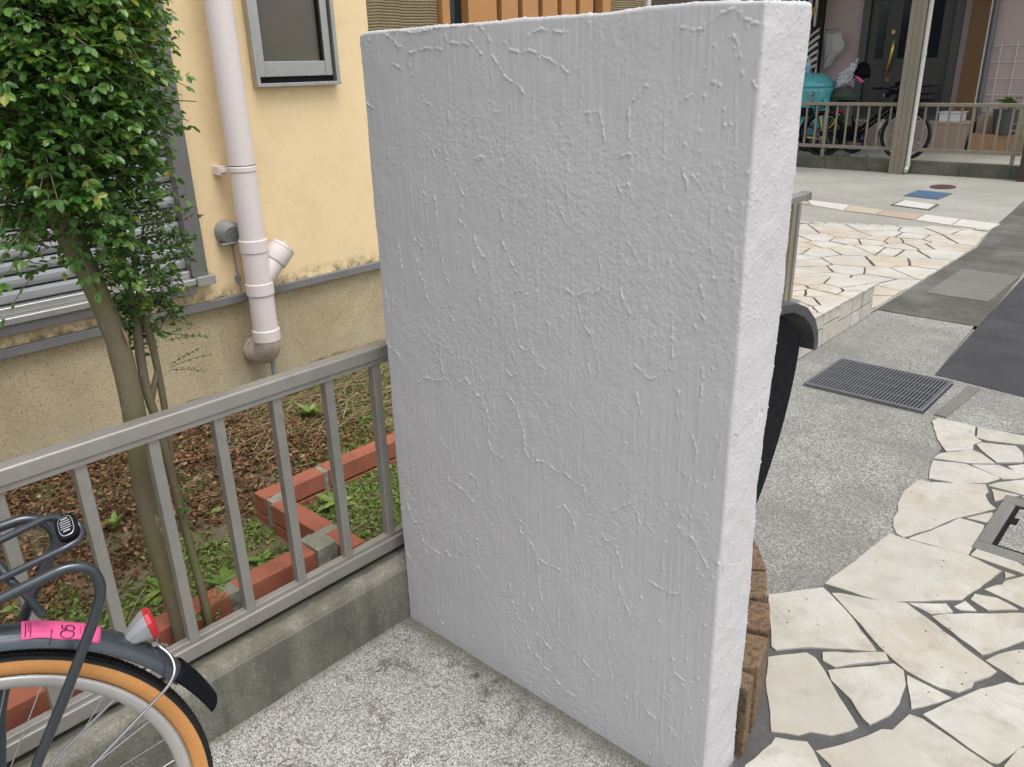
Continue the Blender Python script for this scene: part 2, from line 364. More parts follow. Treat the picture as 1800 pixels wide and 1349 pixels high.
MAT['terra'] = simple('terracotta_block', (.34, .21, .12), .8, 0, .3, .2, 5)
MAT['potgreen'] = simple('green_bucket', (.05, .09, .05), .5, 0, .4, .2)
MAT['darkbrown'] = simple('dark_brown_shed', (.05, .035, .028), .7)
def m_foil():
    t = NT('crumpled_foil'); c = t.mix(t.noise(20, 3), (.5, .52, .54), (.85, .87, .88))
    return t.fin(c, .25, t.bump(t.noise(30, 4, .7), 1, .03), .8)
MAT['foil'] = m_foil()
def m_bag():
    t = NT('thin_plastic_bag'); t.fin((.62, .62, .6), .35); t.b.inputs['Alpha'].default_value = .55; return t.m
MAT['bag'] = m_bag()
def m_stripe(name, axis, freq):
    t = NT(name); w = t.n('ShaderNodeTexWave', wave_type='BANDS', bands_direction=axis); t.setin(w, 'Vector', t.co)
    w.inputs['Scale'].default_value = freq; w.inputs['Distortion'].default_value = 0
    return t.fin(t.ramp(w.outputs['Fac'], [(.46, (.035, .022, .025)), (.54, (.6, .58, .54))]), .85)
MAT['striped'] = m_stripe('striped_cloth', 'X', 2.85)
MAT['striped_diag'] = m_stripe('striped_cloth_diagonal', 'DIAGONAL', 2.6)
MAT['tile_tan'] = simple('tan_tile', (.42, .37, .28), .7, 0, .3, .1, 3)
MAT['tile_brown'] = simple('brown_tile', (.38, .31, .24), .7, 0, .3, .1, 3)
MAT['tile_grey'] = simple('pale_tile', (.52, .5, .46), .7, 0, .3, .08, 3)
# ------------------------------------------------------------ measured outlines (metres)
NEAR_STONES=[[(-0.709,2.137),(-0.684,2.307),(-0.658,2.552),(-0.612,2.549),(-0.422,2.576),(-0.322,2.549),(-0.373,2.316),(-0.526,2.173),(-0.57,2.155)],
[(-0.812,1.977),(-0.733,2.078),(-0.705,2.115),(-0.677,2.098),(-0.59,2.033),(-0.48,1.929),(-0.543,1.888),(-0.624,1.828),(-0.687,1.76),(-0.702,1.765)],
[(-0.674,2.103),(-0.654,2.119),(-0.569,2.151),(-0.49,2.196),(-0.455,2.178),(-0.219,2.051),(-0.228,2.019),(-0.252,1.973),(-0.251,1.95),(-0.271,1.906),(-0.316,1.893),(-0.396,1.904),(-0.485,1.956),(-0.553,2.013),(-0.621,2.063)],
[(-0.486,2.2),(-0.402,2.268),(-0.375,2.239),(-0.421,2.189)],
[(-0.381,2.268),(-0.364,2.318),(-0.326,2.288),(-0.363,2.262)],
[(-0.352,2.371),(-0.299,2.391),(-0.238,2.371),(-0.302,2.311),(-0.354,2.334)],
[(-0.416,2.181),(-0.392,2.216),(-0.222,2.365),(-0.185,2.398),(-0.166,2.3),(-0.194,2.233),(-0.251,2.116),(-0.265,2.097)],
[(-0.252,2.079),(-0.233,2.127),(-0.198,2.181),(-0.151,2.224),(-0.125,2.09),(-0.166,2.045),(-0.202,2.062)],
[(-0.587,1.832),(-0.461,1.94),(-0.442,1.912),(-0.494,1.856),(-0.54,1.796),(-0.574,1.8)],
[(-0.548,1.773),(-0.489,1.841),(-0.428,1.91),(-0.401,1.9),(-0.378,1.848),(-0.369,1.77),(-0.373,1.721),(-0.399,1.656),(-0.419,1.666),(-0.465,1.709),(-0.499,1.728),(-0.528,1.744)],
[(-0.389,1.889),(-0.279,1.878),(-0.3,1.837),(-0.341,1.774)],
[(-0.691,1.721),(-0.621,1.805),(-0.593,1.8),(-0.557,1.77),(-0.517,1.729),(-0.466,1.678),(-0.417,1.633),(-0.427,1.609),(-0.455,1.566),(-0.497,1.544),(-0.514,1.515),(-0.567,1.484),(-0.613,1.566),(-0.655,1.635)],
[(-0.315,1.774),(-0.271,1.877),(-0.236,1.955),(-0.19,2.027),(-0.164,2.033),(-0.122,2.073),(-0.085,1.883),(-0.109,1.825),(-0.14,1.727),(-0.156,1.721),(-0.202,1.734)],
[(-0.464,1.497),(-0.409,1.585),(-0.373,1.662),(-0.353,1.676),(-0.339,1.754),(-0.312,1.758),(-0.208,1.729),(-0.139,1.71),(-0.13,1.615),(-0.365,1.41),(-0.42,1.479)],
[(-0.566,1.355),(-0.55,1.449),(-0.551,1.474),(-0.49,1.509),(-0.466,1.492),(-0.429,1.452),(-0.382,1.395),(-0.552,1.248)],
[(-0.118,1.803),(-0.107,1.817),(-0.075,1.831),(-0.047,1.687),(-0.103,1.639),(-0.129,1.726)],
[(-0.337,2.414),(-0.315,2.461),(-0.304,2.473),(-0.301,2.502),(-0.27,2.552),(-0.229,2.627),(-0.183,2.389),(-0.227,2.389),(-0.279,2.403)],
[(-0.314,2.55),(-0.284,2.551),(-0.305,2.516)],
[(-0.418,2.58),(-0.412,2.657),(-0.374,2.669),(-0.319,2.644),(-0.275,2.619),(-0.228,2.622),(-0.27,2.575)],
[(-0.704,2.997),(-0.661,3.013),(-0.505,3.118),(-0.484,3.065),(-0.486,3.032),(-0.457,2.975),(-0.431,2.95),(-0.518,2.795),(-0.56,2.673),(-0.615,2.555),(-0.638,2.562),(-0.664,2.605),(-0.681,2.659),(-0.684,2.713),(-0.704,2.769),(-0.714,2.85),(-0.717,2.887)],
[(-0.6,2.557),(-0.559,2.654),(-0.51,2.802),(-0.433,2.806),(-0.422,2.73),(-0.422,2.655),(-0.424,2.578)],
[(-0.493,2.816),(-0.435,2.914),(-0.428,2.898),(-0.431,2.827)],
[(-0.679,3.038),(-0.699,3.115),(-0.713,3.204),(-0.608,3.251),(-0.475,3.208),(-0.506,3.134),(-0.59,3.06)],
[(-0.716,3.219),(-0.711,3.284),(-0.622,3.395),(-0.583,3.38),(-0.521,3.323),(-0.589,3.267)],
[(-0.831,3.589),(-0.821,3.642),(-0.675,3.651),(-0.649,3.538),(-0.614,3.503),(-0.633,3.452),(-0.621,3.401),(-0.696,3.315),(-0.761,3.416),(-0.803,3.516)],
[(-0.665,3.649),(-0.495,3.674),(-0.419,3.686),(-0.403,3.602),(-0.475,3.578),(-0.601,3.527),(-0.642,3.533)],
[(-0.624,3.46),(-0.61,3.49),(-0.499,3.542),(-0.464,3.496),(-0.441,3.402),(-0.521,3.337),(-0.591,3.411)],
[(-0.589,3.255),(-0.511,3.317),(-0.446,3.298),(-0.411,3.26),(-0.437,3.231),(-0.468,3.202)],
[(-0.481,3.33),(-0.436,3.389),(-0.373,3.444),(-0.346,3.298),(-0.409,3.262)],
[(-0.499,3.115),(-0.476,3.166),(-0.407,3.252),(-0.346,3.298),(-0.317,3.15),(-0.382,3.119)],
[(-0.48,3.094),(-0.39,3.108),(-0.448,3.004)],
[(-0.384,3.094),(-0.364,3.133),(-0.313,3.124),(-0.308,3.099),(-0.365,3.088)]]
FAR_SEEDS=[(-3.116,7.382),(-2.901,7.546),(-2.567,7.857),(-2.217,7.922),(-2.054,8.074),(-1.84,8.068),(-2.835,7.115),(-2.622,7.375),(-2.425,7.624),(-2.196,7.634),(-2.682,6.867),(-2.582,7.147),(-2.405,7.236),(-2.389,7.353),(-2.268,7.367),(-2.131,7.428),(-1.985,7.637),(-1.821,7.751),(-2.748,6.553),(-2.638,6.567),(-2.402,6.799),(-2.289,6.913),(-2.122,7.162),(-2.131,6.929),(-1.986,6.938),(-1.902,7.351),(-1.842,7.041),(-2.654,6.215),(-2.511,6.143),(-2.263,6.38),(-2.008,6.536),(-1.76,6.631),(-2.187,6.075),(-2.346,5.959),(-1.921,6.165),(-1.765,6.332),(-2.209,5.851),(-1.741,5.857),(-1.927,5.91),(-1.793,5.637),(-1.67,5.389),(-2.779,6.731),(-2.016,7.27),(-2.982,6.939)]
TOP_SEEDS=[(-2.112,4.97),(-1.986,4.888),(-1.77,4.923),(-1.904,4.604),(-1.962,4.639),(-1.847,4.627),(-1.69,4.523),(-1.811,4.432),(-1.815,4.768),(-1.702,4.238),(-1.841,4.373),(-1.616,4.304),(-1.67,4.877),(-1.625,4.199),(-1.606,4.77)]
MORTAR=[(-0.831,3.605),(-0.775,3.476),(-0.722,3.344),(-0.709,3.19),(-0.668,3.012),(-0.694,2.814),(-0.67,2.641),(-0.632,2.578),(-0.652,2.543),(-0.683,2.301),(-0.705,2.137),(-0.818,1.955),(-0.705,1.736),(-0.673,1.621),(-0.609,1.449),(-0.589,1.343),(-0.563,1.254),(-0.522,1.108)]
RIDGES=[[(-1.123,1.05),(-1.113,1.062),(-1.089,1.065),(-1.078,1.057)],
[(-1.121,1.041),(-1.118,1.014),(-1.113,0.972),(-1.106,0.94),(-1.093,0.934),(-1.079,0.938),(-1.075,0.956)],
[(-1.451,0.77),(-1.434,0.788),(-1.41,0.791),(-1.379,0.793),(-1.348,0.806)],
[(-1.358,0.908),(-1.362,0.865),(-1.358,0.82),(-1.341,0.802)],
[(-1.305,0.8),(-1.281,0.83),(-1.265,0.81),(-1.245,0.791),(-1.231,0.789),(-1.212,0.757),(-1.207,0.72),(-1.213,0.681),(-1.2,0.657),(-1.167,0.648)],
[(-1.145,0.873),(-1.135,0.865),(-1.116,0.874)],
[(-1.15,0.808),(-1.14,0.815),(-1.125,0.796),(-1.113,0.779),(-1.107,0.755),(-1.098,0.742),(-1.096,0.695),(-1.078,0.669),(-1.049,0.681),(-1.025,0.681),(-1.01,0.67),(-0.977,0.673),(-0.948,0.66),(-0.928,0.657),(-0.924,0.632)],
[(-1.365,0.545),(-1.359,0.523),(-1.325,0.52),(-1.295,0.509),(-1.274,0.493)],
[(-1.28,0.571),(-1.259,0.561),(-1.252,0.542)],
[(-1.221,1.142),(-1.209,1.125),(-1.197,1.122)],
[(-1.146,1.156),(-1.129,1.131),(-1.12,1.119),(-1.109,1.1)],
[(-0.843,1.128),(-0.844,1.104),(-0.832,1.077),(-0.819,1.063)],
[(-0.976,1.087),(-0.95,1.076),(-0.924,1.091),(-0.901,1.091),(-0.884,1.108)],
[(-0.95,1.076),(-0.936,1.029),(-0.912,1.003),(-0.902,0.974)],
[(-0.806,0.965),(-0.782,0.949),(-0.767,0.944),(-0.752,0.96)],
[(-0.804,0.913),(-0.796,0.889),(-0.788,0.864)],
[(-0.683,0.863),(-0.67,0.841),(-0.664,0.821),(-0.653,0.82)],
[(-0.674,1.089),(-0.663,1.08)],
[(-0.685,1.167),(-0.677,1.138),(-0.669,1.109)],
[(-0.665,0.993),(-0.662,0.953),(-0.667,0.927)],
[(-0.733,1.083),(-0.726,0.995)],
[(-1.474,1.572),(-1.45,1.561),(-1.435,1.548),(-1.419,1.545)],
[(-1.288,1.564),(-1.285,1.552)],
[(-1.274,1.548),(-1.241,1.548),(-1.22,1.543)],
[(-1.219,1.554),(-1.203,1.54),(-1.186,1.525)],
[(-1.19,1.578),(-1.174,1.563),(-1.161,1.547)],
[(-1.159,1.522),(-1.146,1.508),(-1.13,1.488),(-1.114,1.476),(-1.095,1.469),(-1.076,1.451)],
[(-1.128,1.546),(-1.112,1.532),(-1.086,1.525),(-1.055,1.528),(-1.024,1.514),(-1.0,1.505),(-0.971,1.488)],
[(-1.46,1.515),(-1.44,1.507),(-1.424,1.503)],
[(-1.406,1.514),(-1.396,1.489)],
[(-1.292,1.416),(-1.29,1.396)],
[(-1.349,1.35),(-1.343,1.321)],
[(-1.569,1.439),(-1.539,1.42)],
[(-1.469,1.582),(-1.375,1.572),(-1.313,1.579),(-1.204,1.58)],
[(-1.067,1.552),(-1.042,1.563),(-0.971,1.554)],
[(-1.227,1.324),(-1.2,1.331),(-1.186,1.33)],
[(-1.4,1.534),(-1.367,1.54),(-1.339,1.541),(-1.301,1.539)],
[(-0.703,1.544),(-0.693,1.555),(-0.672,1.565),(-0.653,1.572),(-0.635,1.559),(-0.62,1.551),(-0.604,1.551),(-0.598,1.547)],
[(-0.742,1.548),(-0.705,1.544)],
[(-0.681,1.522),(-0.674,1.513)],
[(-0.648,1.535),(-0.64,1.52),(-0.633,1.502)],
[(-0.654,1.533),(-0.644,1.515)],
[(-0.68,1.469),(-0.669,1.467),(-0.66,1.462)],
[(-0.828,1.441),(-0.813,1.463),(-0.804,1.465),(-0.798,1.461)],
[(-0.726,1.445),(-0.715,1.45)],
[(-0.611,1.469),(-0.603,1.46)],
[(-0.838,1.428),(-0.835,1.378)],
[(-1.539,0.426),(-1.527,0.371),(-1.513,0.343),(-1.477,0.354)],
[(-1.491,0.338),(-1.478,0.296),(-1.461,0.256)],
[(-1.413,0.316),(-1.385,0.302),(-1.366,0.29)],
[(-1.445,0.286),(-1.404,0.281)],
[(-1.188,0.487),(-1.174,0.472)],
[(-1.132,0.509),(-1.113,0.47),(-1.08,0.448),(-1.064,0.423),(-1.042,0.415),(-0.997,0.418),(-0.984,0.403)],
[(-1.099,0.499),(-1.085,0.475)],
[(-1.064,0.42),(-1.062,0.35),(-1.047,0.29)],
[(-1.16,0.311),(-1.141,0.232),(-1.114,0.194)],
[(-1.097,0.284),(-1.078,0.25)],
[(-0.984,0.592),(-0.957,0.57),(-0.951,0.524)],
[(-0.853,0.623),(-0.83,0.647),(-0.807,0.663),(-0.791,0.649),(-0.784,0.622)],
[(-0.882,0.565),(-0.868,0.547),(-0.846,0.554),(-0.834,0.524),(-0.825,0.497)],
[(-0.832,0.45),(-0.814,0.409),(-0.794,0.375)],
[(-0.699,0.653),(-0.677,0.64),(-0.663,0.641),(-0.642,0.611),(-0.622,0.586)],
[(-0.766,0.496),(-0.733,0.491),(-0.702,0.49),(-0.678,0.501)],
[(-1.107,0.161),(-1.087,0.117)],
[(-1.076,0.136),(-1.053,0.103),(-1.032,0.105)],
[(-1.015,0.088),(-0.979,0.071),(-0.946,0.071)],
[(-0.95,0.214),(-0.921,0.19),(-0.884,0.171)],
[(-1.072,0.196),(-1.045,0.185),(-1.008,0.164)],
[(-0.691,0.335),(-0.684,0.298),(-0.661,0.289),(-0.641,0.295)],
[(-1.44,0.098),(-1.44,0.055),(-1.419,0.048)],
[(-0.764,0.172),(-0.744,0.151),(-0.721,0.147)],
[(-1.054,0.022),(-1.026,0.012)],
[(-1.553,0.224),(-1.541,0.208)],
[(-1.265,0.39),(-1.268,0.345)],
[(-1.266,0.307),(-1.253,0.275)],
[(-0.906,-0.033),(-0.872,-0.015)],
[(-0.902,1.423),(-0.893,1.4),(-0.888,1.371)],
[(-0.86,1.343),(-0.838,1.352),(-0.807,1.356)],
[(-0.855,1.297),(-0.843,1.271)],
[(-0.835,1.304),(-0.834,1.277)],
[(-0.725,1.334),(-0.717,1.315),(-0.712,1.301)],
[(-0.65,1.33),(-0.648,1.303)],
[(-0.708,1.236),(-0.7,1.225)],
[(-0.932,1.419),(-0.902,1.424)],
[(-0.837,1.429),(-0.836,1.384)],
[(-0.677,1.469),(-0.661,1.461)],
[(-1.411,1.142),(-1.395,1.097)],
[(-1.425,1.148),(-1.422,1.061),(-1.406,1.039)],
[(-1.401,1.007),(-1.388,0.984)],
[(-1.348,1.239),(-1.342,1.21),(-1.346,1.191)],
[(-1.553,0.991),(-1.544,0.931)],
[(-1.57,0.859),(-1.552,0.84),(-1.523,0.83),(-1.513,0.807)],
[(-1.318,0.996),(-1.31,0.953)],
[(-1.488,1.125),(-1.48,1.057)],
[(-1.268,1.227),(-1.261,1.221)],
[(-1.273,1.194),(-1.26,1.183)],
[(-1.239,1.113),(-1.231,1.08)],
[(-1.334,1.077),(-1.317,1.044)],
[(-1.231,1.162),(-1.219,1.14),(-1.205,1.121)],
[(-1.146,1.228),(-1.142,1.209)],
[(-1.549,1.191),(-1.53,1.187)],
[(-1.39,1.258),(-1.378,1.24)],
[(-1.306,1.314),(-1.295,1.293)],
[(-1.282,1.291),(-1.27,1.27),(-1.247,1.236)],
[(-1.232,1.313),(-1.201,1.328),(-1.182,1.329)],
[(-1.223,1.036),(-1.219,1.013)],
[(-1.144,1.161),(-1.137,1.144)]]
# ------------------------------------------------------------ ground and paving (setting)
def struct(name, mb, mat, **k): return tag(mb.build(name, mat, None, **k), kind='structure')
struct('ground', MB().add([(-60, -60, -.02), (60, -60, -.02), (60, 80, -.02), (-60, 80, -.02)], [(0, 1, 2, 3)]), MAT['far_conc'])
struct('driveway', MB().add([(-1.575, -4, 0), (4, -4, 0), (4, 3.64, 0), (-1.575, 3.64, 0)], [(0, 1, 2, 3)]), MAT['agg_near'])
struct('front_pavement', MB().add([(-1.57, 1.372, .002), (-.62, 1.372, .002), (-.35, 1.3, .002), (-.3, 3.642, .002), (-1.57, 3.642, .002)], [(0, 1, 2, 3, 4)]), MAT['agg_mid'])
def poly_clean(poly):
    return poly[::-1] if sum(poly[i][0]*poly[(i+1) % len(poly)][1]-poly[(i+1) % len(poly)][0]*poly[i][1] for i in range(len(poly))) < 0 else poly
def rough_outline(poly, step, amp, r):
    """walks round a stone outline adding the small chips of a broken edge"""
    out = []; n = len(poly)
    for i in range(n):
        a = Vector(poly[i]); b = Vector(poly[(i+1) % n]); L = (b-a).length; k = max(1, int(L/step)); nr = Vector((b.y-a.y, a.x-b.x))
        nr = nr.normalized() if nr.length else nr
        for j in range(k):
            p = a.lerp(b, j/k)+nr*(r.uniform(-amp, amp)*(0.35 if j == 0 else 1)); out.append((p.x, p.y))
    return out
def clip(poly, nx, ny, d):
    out = []; n = len(poly)
    for i in range(n):
        p, q = poly[i], poly[(i+1) % n]; a = p[0]*nx+p[1]*ny-d; b = q[0]*nx+q[1]*ny-d
        if a <= 0: out.append(p)
        if (a < 0 < b) or (b < 0 < a):
            t = a/(a-b); out.append((p[0]+(q[0]-p[0])*t, p[1]+(q[1]-p[1])*t))
    return out
def voronoi(seeds, region, gap):
    res = []
    for i, s in enumerate(seeds):
        c = list(region)
        for j, q in enumerate(seeds):
            if i == j: continue
            dx, dy = q[0]-s[0], q[1]-s[1]; L = math.hypot(dx, dy)
            if L > 3 or L < 1e-6: continue
            g = gap*(.7+.6*(((i+1)*(j+1)) % 7)/7)
            c = clip(c, dx/L, dy/L, (s[0]+q[0])/2*dx/L+(s[1]+q[1])/2*dy/L-g/2)
            if len(c) < 3: break
        if len(c) >= 3: res.append(c)
    return res
def stones(name, polys, z0, z1, mat, step=.02, amp=.0025, seed=3, bevel=.003):
    r = random.Random(seed); mb = MB()
    for p in polys:
        q = rough_outline(poly_clean(p), step, amp, r)
        h = r.uniform(-.0012, .0012); mb.prism(q, z0, z1+h, r.random())
    o = mb.build(name, mat); b = o.modifiers.new('bevel', 'BEVEL'); b.width = bevel; b.segments = 1; b.limit_method = 'ANGLE'; b.angle_limit = math.radians(60)
    return tag(o, kind='structure')
# near terrace of broken marble
mort = MORTAR+[(.2, .2), (4, .2), (4, 3.63), (-.5, 3.7)]
struct('terrace_mortar', MB().add([(x, y, .004) for x, y in mort], [tuple(range(len(mort)-1, -1, -1))]), MAT['mortar'])
r = random.Random(5); ext = []
for gx in range(16):
    for gy in range(16):
        x = -.2+gx*.25+r.uniform(-.09, .09); y = .35+gy*.23+r.uniform(-.09, .09)
        lim = .02+(.42-.02)*0
        # only where the measured stones end
        px_right = x > (0.16*y-.12) if y > 1.2 else y < .95 or x > .05
        ext.append((x, y, px_right))
near_c = [(sum(p[0] for p in s)/len(s), sum(p[1] for p in s)/len(s)) for s in NEAR_STONES]
allseed = [(x, y) for x, y, k in ext if k]
cells = voronoi(allseed+near_c, [(-.55, .25), (3.9, .25), (3.9, 3.6), (-.5, 3.66)], .016)
def inside(p, poly):
    c = False; n = len(poly)
    for i in range(n):
        a, b = poly[i], poly[(i+1) % n]
        if (a[1] > p[1]) != (b[1] > p[1]) and p[0] < (b[0]-a[0])*(p[1]-a[1])/(b[1]-a[1])+a[0]: c = not c
    return c
LID = [(-.44, 2.62), (.08, 2.62), (.08, 3.09), (-.44, 3.09)]
def overlaps(c):
    pts = c+[((c[i][0]+c[(i+1) % len(c)][0])/2, (c[i][1]+c[(i+1) % len(c)][1])/2) for i in range(len(c))]+[(sum(p[0] for p in c)/len(c), sum(p[1] for p in c)/len(c))]
    for s in NEAR_STONES+[LID]:
        if any(inside(p, s) for p in pts) or any(inside(p, c) for p in s): return True
    return False
extra = [c for c in cells if len(c) > 2 and not overlaps(c) and sum(p[0] for p in c)/len(c) > -.35]
have = NEAR_STONES+extra
fine = [(-.6+.135*i+r.uniform(-.04, .04), .3+.135*j+r.uniform(-.04, .04)) for i in range(26) for j in range(25)]
def seen(p):   # only fill where the measured stones stop
    c = RW.T @ np.array([p[0], p[1], -1.5]); return c[2] > 0 and 0 < 900+1410*c[0]/c[2] < 1815 and 674.5+1410*c[1]/c[2] < 1360
for c in voronoi(fine, [(-.62, .26), (2.9, .26), (2.9, 3.6), (-.62, 3.62)], .014):
    cx, cy = sum(p[0] for p in c)/len(c), sum(p[1] for p in c)/len(c)
    if cx < -.5 or any(seen(p) for p in c) or overlaps(c): continue
    if any(any(inside(p, s) for p in c) or any(inside(p, c) for p in s) for s in extra): continue
    extra.append([(cx+(x-cx)*.94, cy+(y-cy)*.94) for x, y in c])
stones('marble_terrace', NEAR_STONES+extra, .0, .009, MAT['stone_near'], .03, .0022)
# second pavement strip, gutter, asphalt, far yard
struct('pavement', MB().add([(-6, 3.645, .001), (4, 3.645, .001), (4, 4.2, .001), (-6, 4.2, .001)], [(0, 1, 2, 3)])
       .add([(-1.63, 4.2, .001), (-1.0, 4.2, .001), (-1.07, 5.18, .001), (-1.63, 5.18, .001)], [(0, 1, 2, 3)]), MAT['agg_mid'])
g = MB()
for (a, b, x0, x1, t) in ((5.19, 5.76, -1.6, -1.1, 0), (5.775, 6.62, -1.52, -1.14, 1), (6.635, 7.5, -1.52, -1.18, 0), (7.515, 8.4, -1.6, -1.22, 0), (8.415, 9.3, -1.68, -1.28, 0), (9.315, 10.2, -1.76, -1.34, 0), (10.215, 12, -1.85, -1.4, 0)):
    if not t: g.box(x0, x1, a, b, -.04, .006)
struct('gutter_slab', g, MAT['gutter'], bevel=.004)
struct('gutter_slab_worn', MB().box(-1.52, -1.14, 5.775, 6.62, -.04, .008), MAT['gutter_light'], bevel=.004)
struct('gutter_bed', MB().add([(-1.64, 5.185, .0015), (-1.05, 5.185, .0015), (-1.5, 12.5, .0015), (-2.0, 12.5, .0015), (-1.74, 8.35, .0015), (-1.64, 7.5, .0015)], [(0, 1, 2, 3, 4, 5)]), MAT['gutter'])
struct('road', MB().add([(-1.0, 4.205, .003), (-.59, 4.15, .003), (6, 3.75, .003), (8, 40, .003), (-4.4, 40, .003), (-1.5, 12, .003), (-1.12, 6.8, .003), (-1.05, 5.2, .003)], [tuple(range(8))]), MAT['asphalt'])
struct('far_yard', MB().add([(-14, 5.1, .0), (-1.64, 5.1, .0), (-1.64, 7.5, .0), (-1.74, 8.35, .0), (-2.0, 12.02, .0), (-14, 12.02, .0)], [tuple(range(6))]), MAT['far_conc'])
reg = [(-6, 5.12), (-1.66, 5.12), (-1.645, 6.5), (-1.65, 7.4), (-1.73, 8.2), (-2.2, 8.24), (-2.4, 8.02), (-2.84, 7.93), (-3.3, 7.62), (-6, 6.0)]
ex = [(-3.4-.35*i+r.uniform(-.12, .12), 5.4+.3*j+r.uniform(-.1, .1)) for i in range(7) for j in range(8)]
ex += [(-2.6+r.uniform(-.5, .3), 5.3+r.uniform(0, .3)) for _ in range(4)]
struct('far_paving_mortar', MB().add([(x, y, .003) for x, y in reg], [tuple(range(len(reg)))]), MAT['mortar'])
stones('far_paving', voronoi(FAR_SEEDS+ex, reg, .017), 0, .009, MAT['stone_far'], .05, .005)
arc = MB()
for i in range(26):
    t = i/25; x = -1.8-3.0*t; y = 8.3-.05*t*0-1.05*max(0, t-.14)**1.25*1.2-.22*math.sin(min(1, t*5)*PI/2)
    arc.box(x-.05, x+.05, y-.03, y+.04, 0, .012, rnd.random())
struct('paving_border', arc, MAT['stone_side'], bevel=.004)
TILES = [[(-3.82, 9.1), (-4.4, 9.3), (-4.2, 8.95), (-3.62, 8.78)], [(-3.8, 9.1), (-3.6, 8.78), (-3.21, 8.64), (-3.27, 9.0)], [(-3.25, 9.0), (-3.19, 8.63), (-2.86, 8.58), (-2.86, 8.87)],
         [(-2.84, 8.86), (-2.84, 8.57), (-2.45, 8.48), (-2.47, 8.83)], [(-2.45, 8.83), (-2.43, 8.48), (-2.09, 8.38), (-2.11, 8.75)], [(-2.09, 8.75), (-2.07, 8.38), (-1.75, 8.33), (-1.74, 8.68)]]
for k, mn in ((0, 'tile_brown'), (1, 'tile_grey'), (2, 'tile_tan'), (3, 'tile_brown'), (4, 'tile_grey'), (5, 'tile_grey')):
    struct('path_tile', MB().prism(TILES[k], -.01, .008), MAT[mn])
# raised platform clad in flagstone
struct('raised_platform', MB().box(-7, -1.64, 2.7, 5.09, 0, .19), MAT['mortar'])
regt = [(-6.9, 2.72), (-1.615, 2.72), (-1.615, 5.1), (-6.9, 5.1)]
ext2 = [(-1.8-.3*i+r.uniform(-.1, .1), 2.8+.27*j+r.uniform(-.1, .1)) for i in range(10) for j in range(9) if (i > 1 or j < 4)]
stones('platform_flagstones', voronoi(TOP_SEEDS+ext2, regt, .014), .19, .203, MAT['stone_far'], .04, .004)
cl = MB(); y = 2.74
for L in (.32, .3, .35, .3, .28, .22, .2, .16, .19):
    zz = r.uniform(.085, .12)
    for (a, b) in ((.004, zz-.004), (zz+.004, .187)):
        s = r.uniform(-.015, .015)
        cl.add([(-1.64, y+.004, a), (-1.64, y+L-.004+s, a), (-1.64, y+L-.004, b), (-1.64, y+.004+s*0, b), (-1.622, y+.004, a), (-1.622, y+L-.004+s, a), (-1.622, y+L-.004, b), (-1.622, y+.004, b)],
               [(0, 3, 2, 1), (4, 5, 6, 7), (0, 1, 5, 4), (1, 2, 6, 5), (2, 3, 7, 6), (3, 0, 4, 7)], r.random())
    y += L
struct('platform_cladding', cl, MAT['stone_side'], bevel=.003)
# manhole at the right edge
mh = thing('manhole', 'concrete manhole with recessed lid set in the marble terrace by the right edge', 'manhole', (-.18, 2.85, 0))
fr = MB().box(-.43, .07, 2.63, 2.69, 0, .012).box(-.43, .07, 3.02, 3.08, 0, .012).box(-.43, -.385, 2.69, 3.02, 0, .012).box(.025, .07, 2.69, 3.02, 0, .012)
fr.build('frame', MAT['gutter_light'], mh, bevel=.006)
MB().box(-.37, .01, 2.705, 3.005, 0, .008).build('lid', MAT['agg_mid'], mh, bevel=.01)
MB().box(-.384, .024, 2.691, 3.019, -.01, .005).build('gap', MAT['darkgap'], mh)
MB().box(-.375, -.352, 2.87, 2.92, .004, .0095).build('lifting_slot', MAT['darkgap'], mh)
# steel grate
gt = thing('drain_grate', 'rectangular galvanised steel drain grate sunk into the pavement', 'grate', (-1.18, 3.89, 0))
GX0, GX1, GY0, GY1 = -1.435, -.905, 3.67, 4.115
MB().box(GX0-.008, GX1+.014, GY0-.006, GY1+.006, -.0, .0045).build('pit', MAT['darkgap'], gt)
b_ = MB(); n = 34
for i in range(n):
    x = GX0+(GX1-GX0)*(i+.5)/n; b_.box(x-.0026, x+.0026, GY0, GY1, .005, .016)
for j in range(5):
    y = GY0+.012+(GY1-GY0-.024)*j/4; b_.box(GX0, GX1, y-.003, y+.003, .006, .0145)
b_.build('bars', MAT['galv'], gt)
f_ = MB().box(GX0-.01, GX0, GY0-.01, GY1+.01, .002, .017).box(GX1, GX1+.01, GY0-.01, GY1+.01, .002, .017).box(GX0, GX1, GY0-.01, GY0, .002, .017).box(GX0, GX1, GY1, GY1+.01, .002, .017)
f_.build('frame', MAT['galv'], gt)
s1 = MB().prism([(-.85, 3.68), (-.80, 3.68), (-.775, 4.13), (-.83, 4.14)], 0, .007); struct('mortar_patch', s1, MAT['gutter_light'])
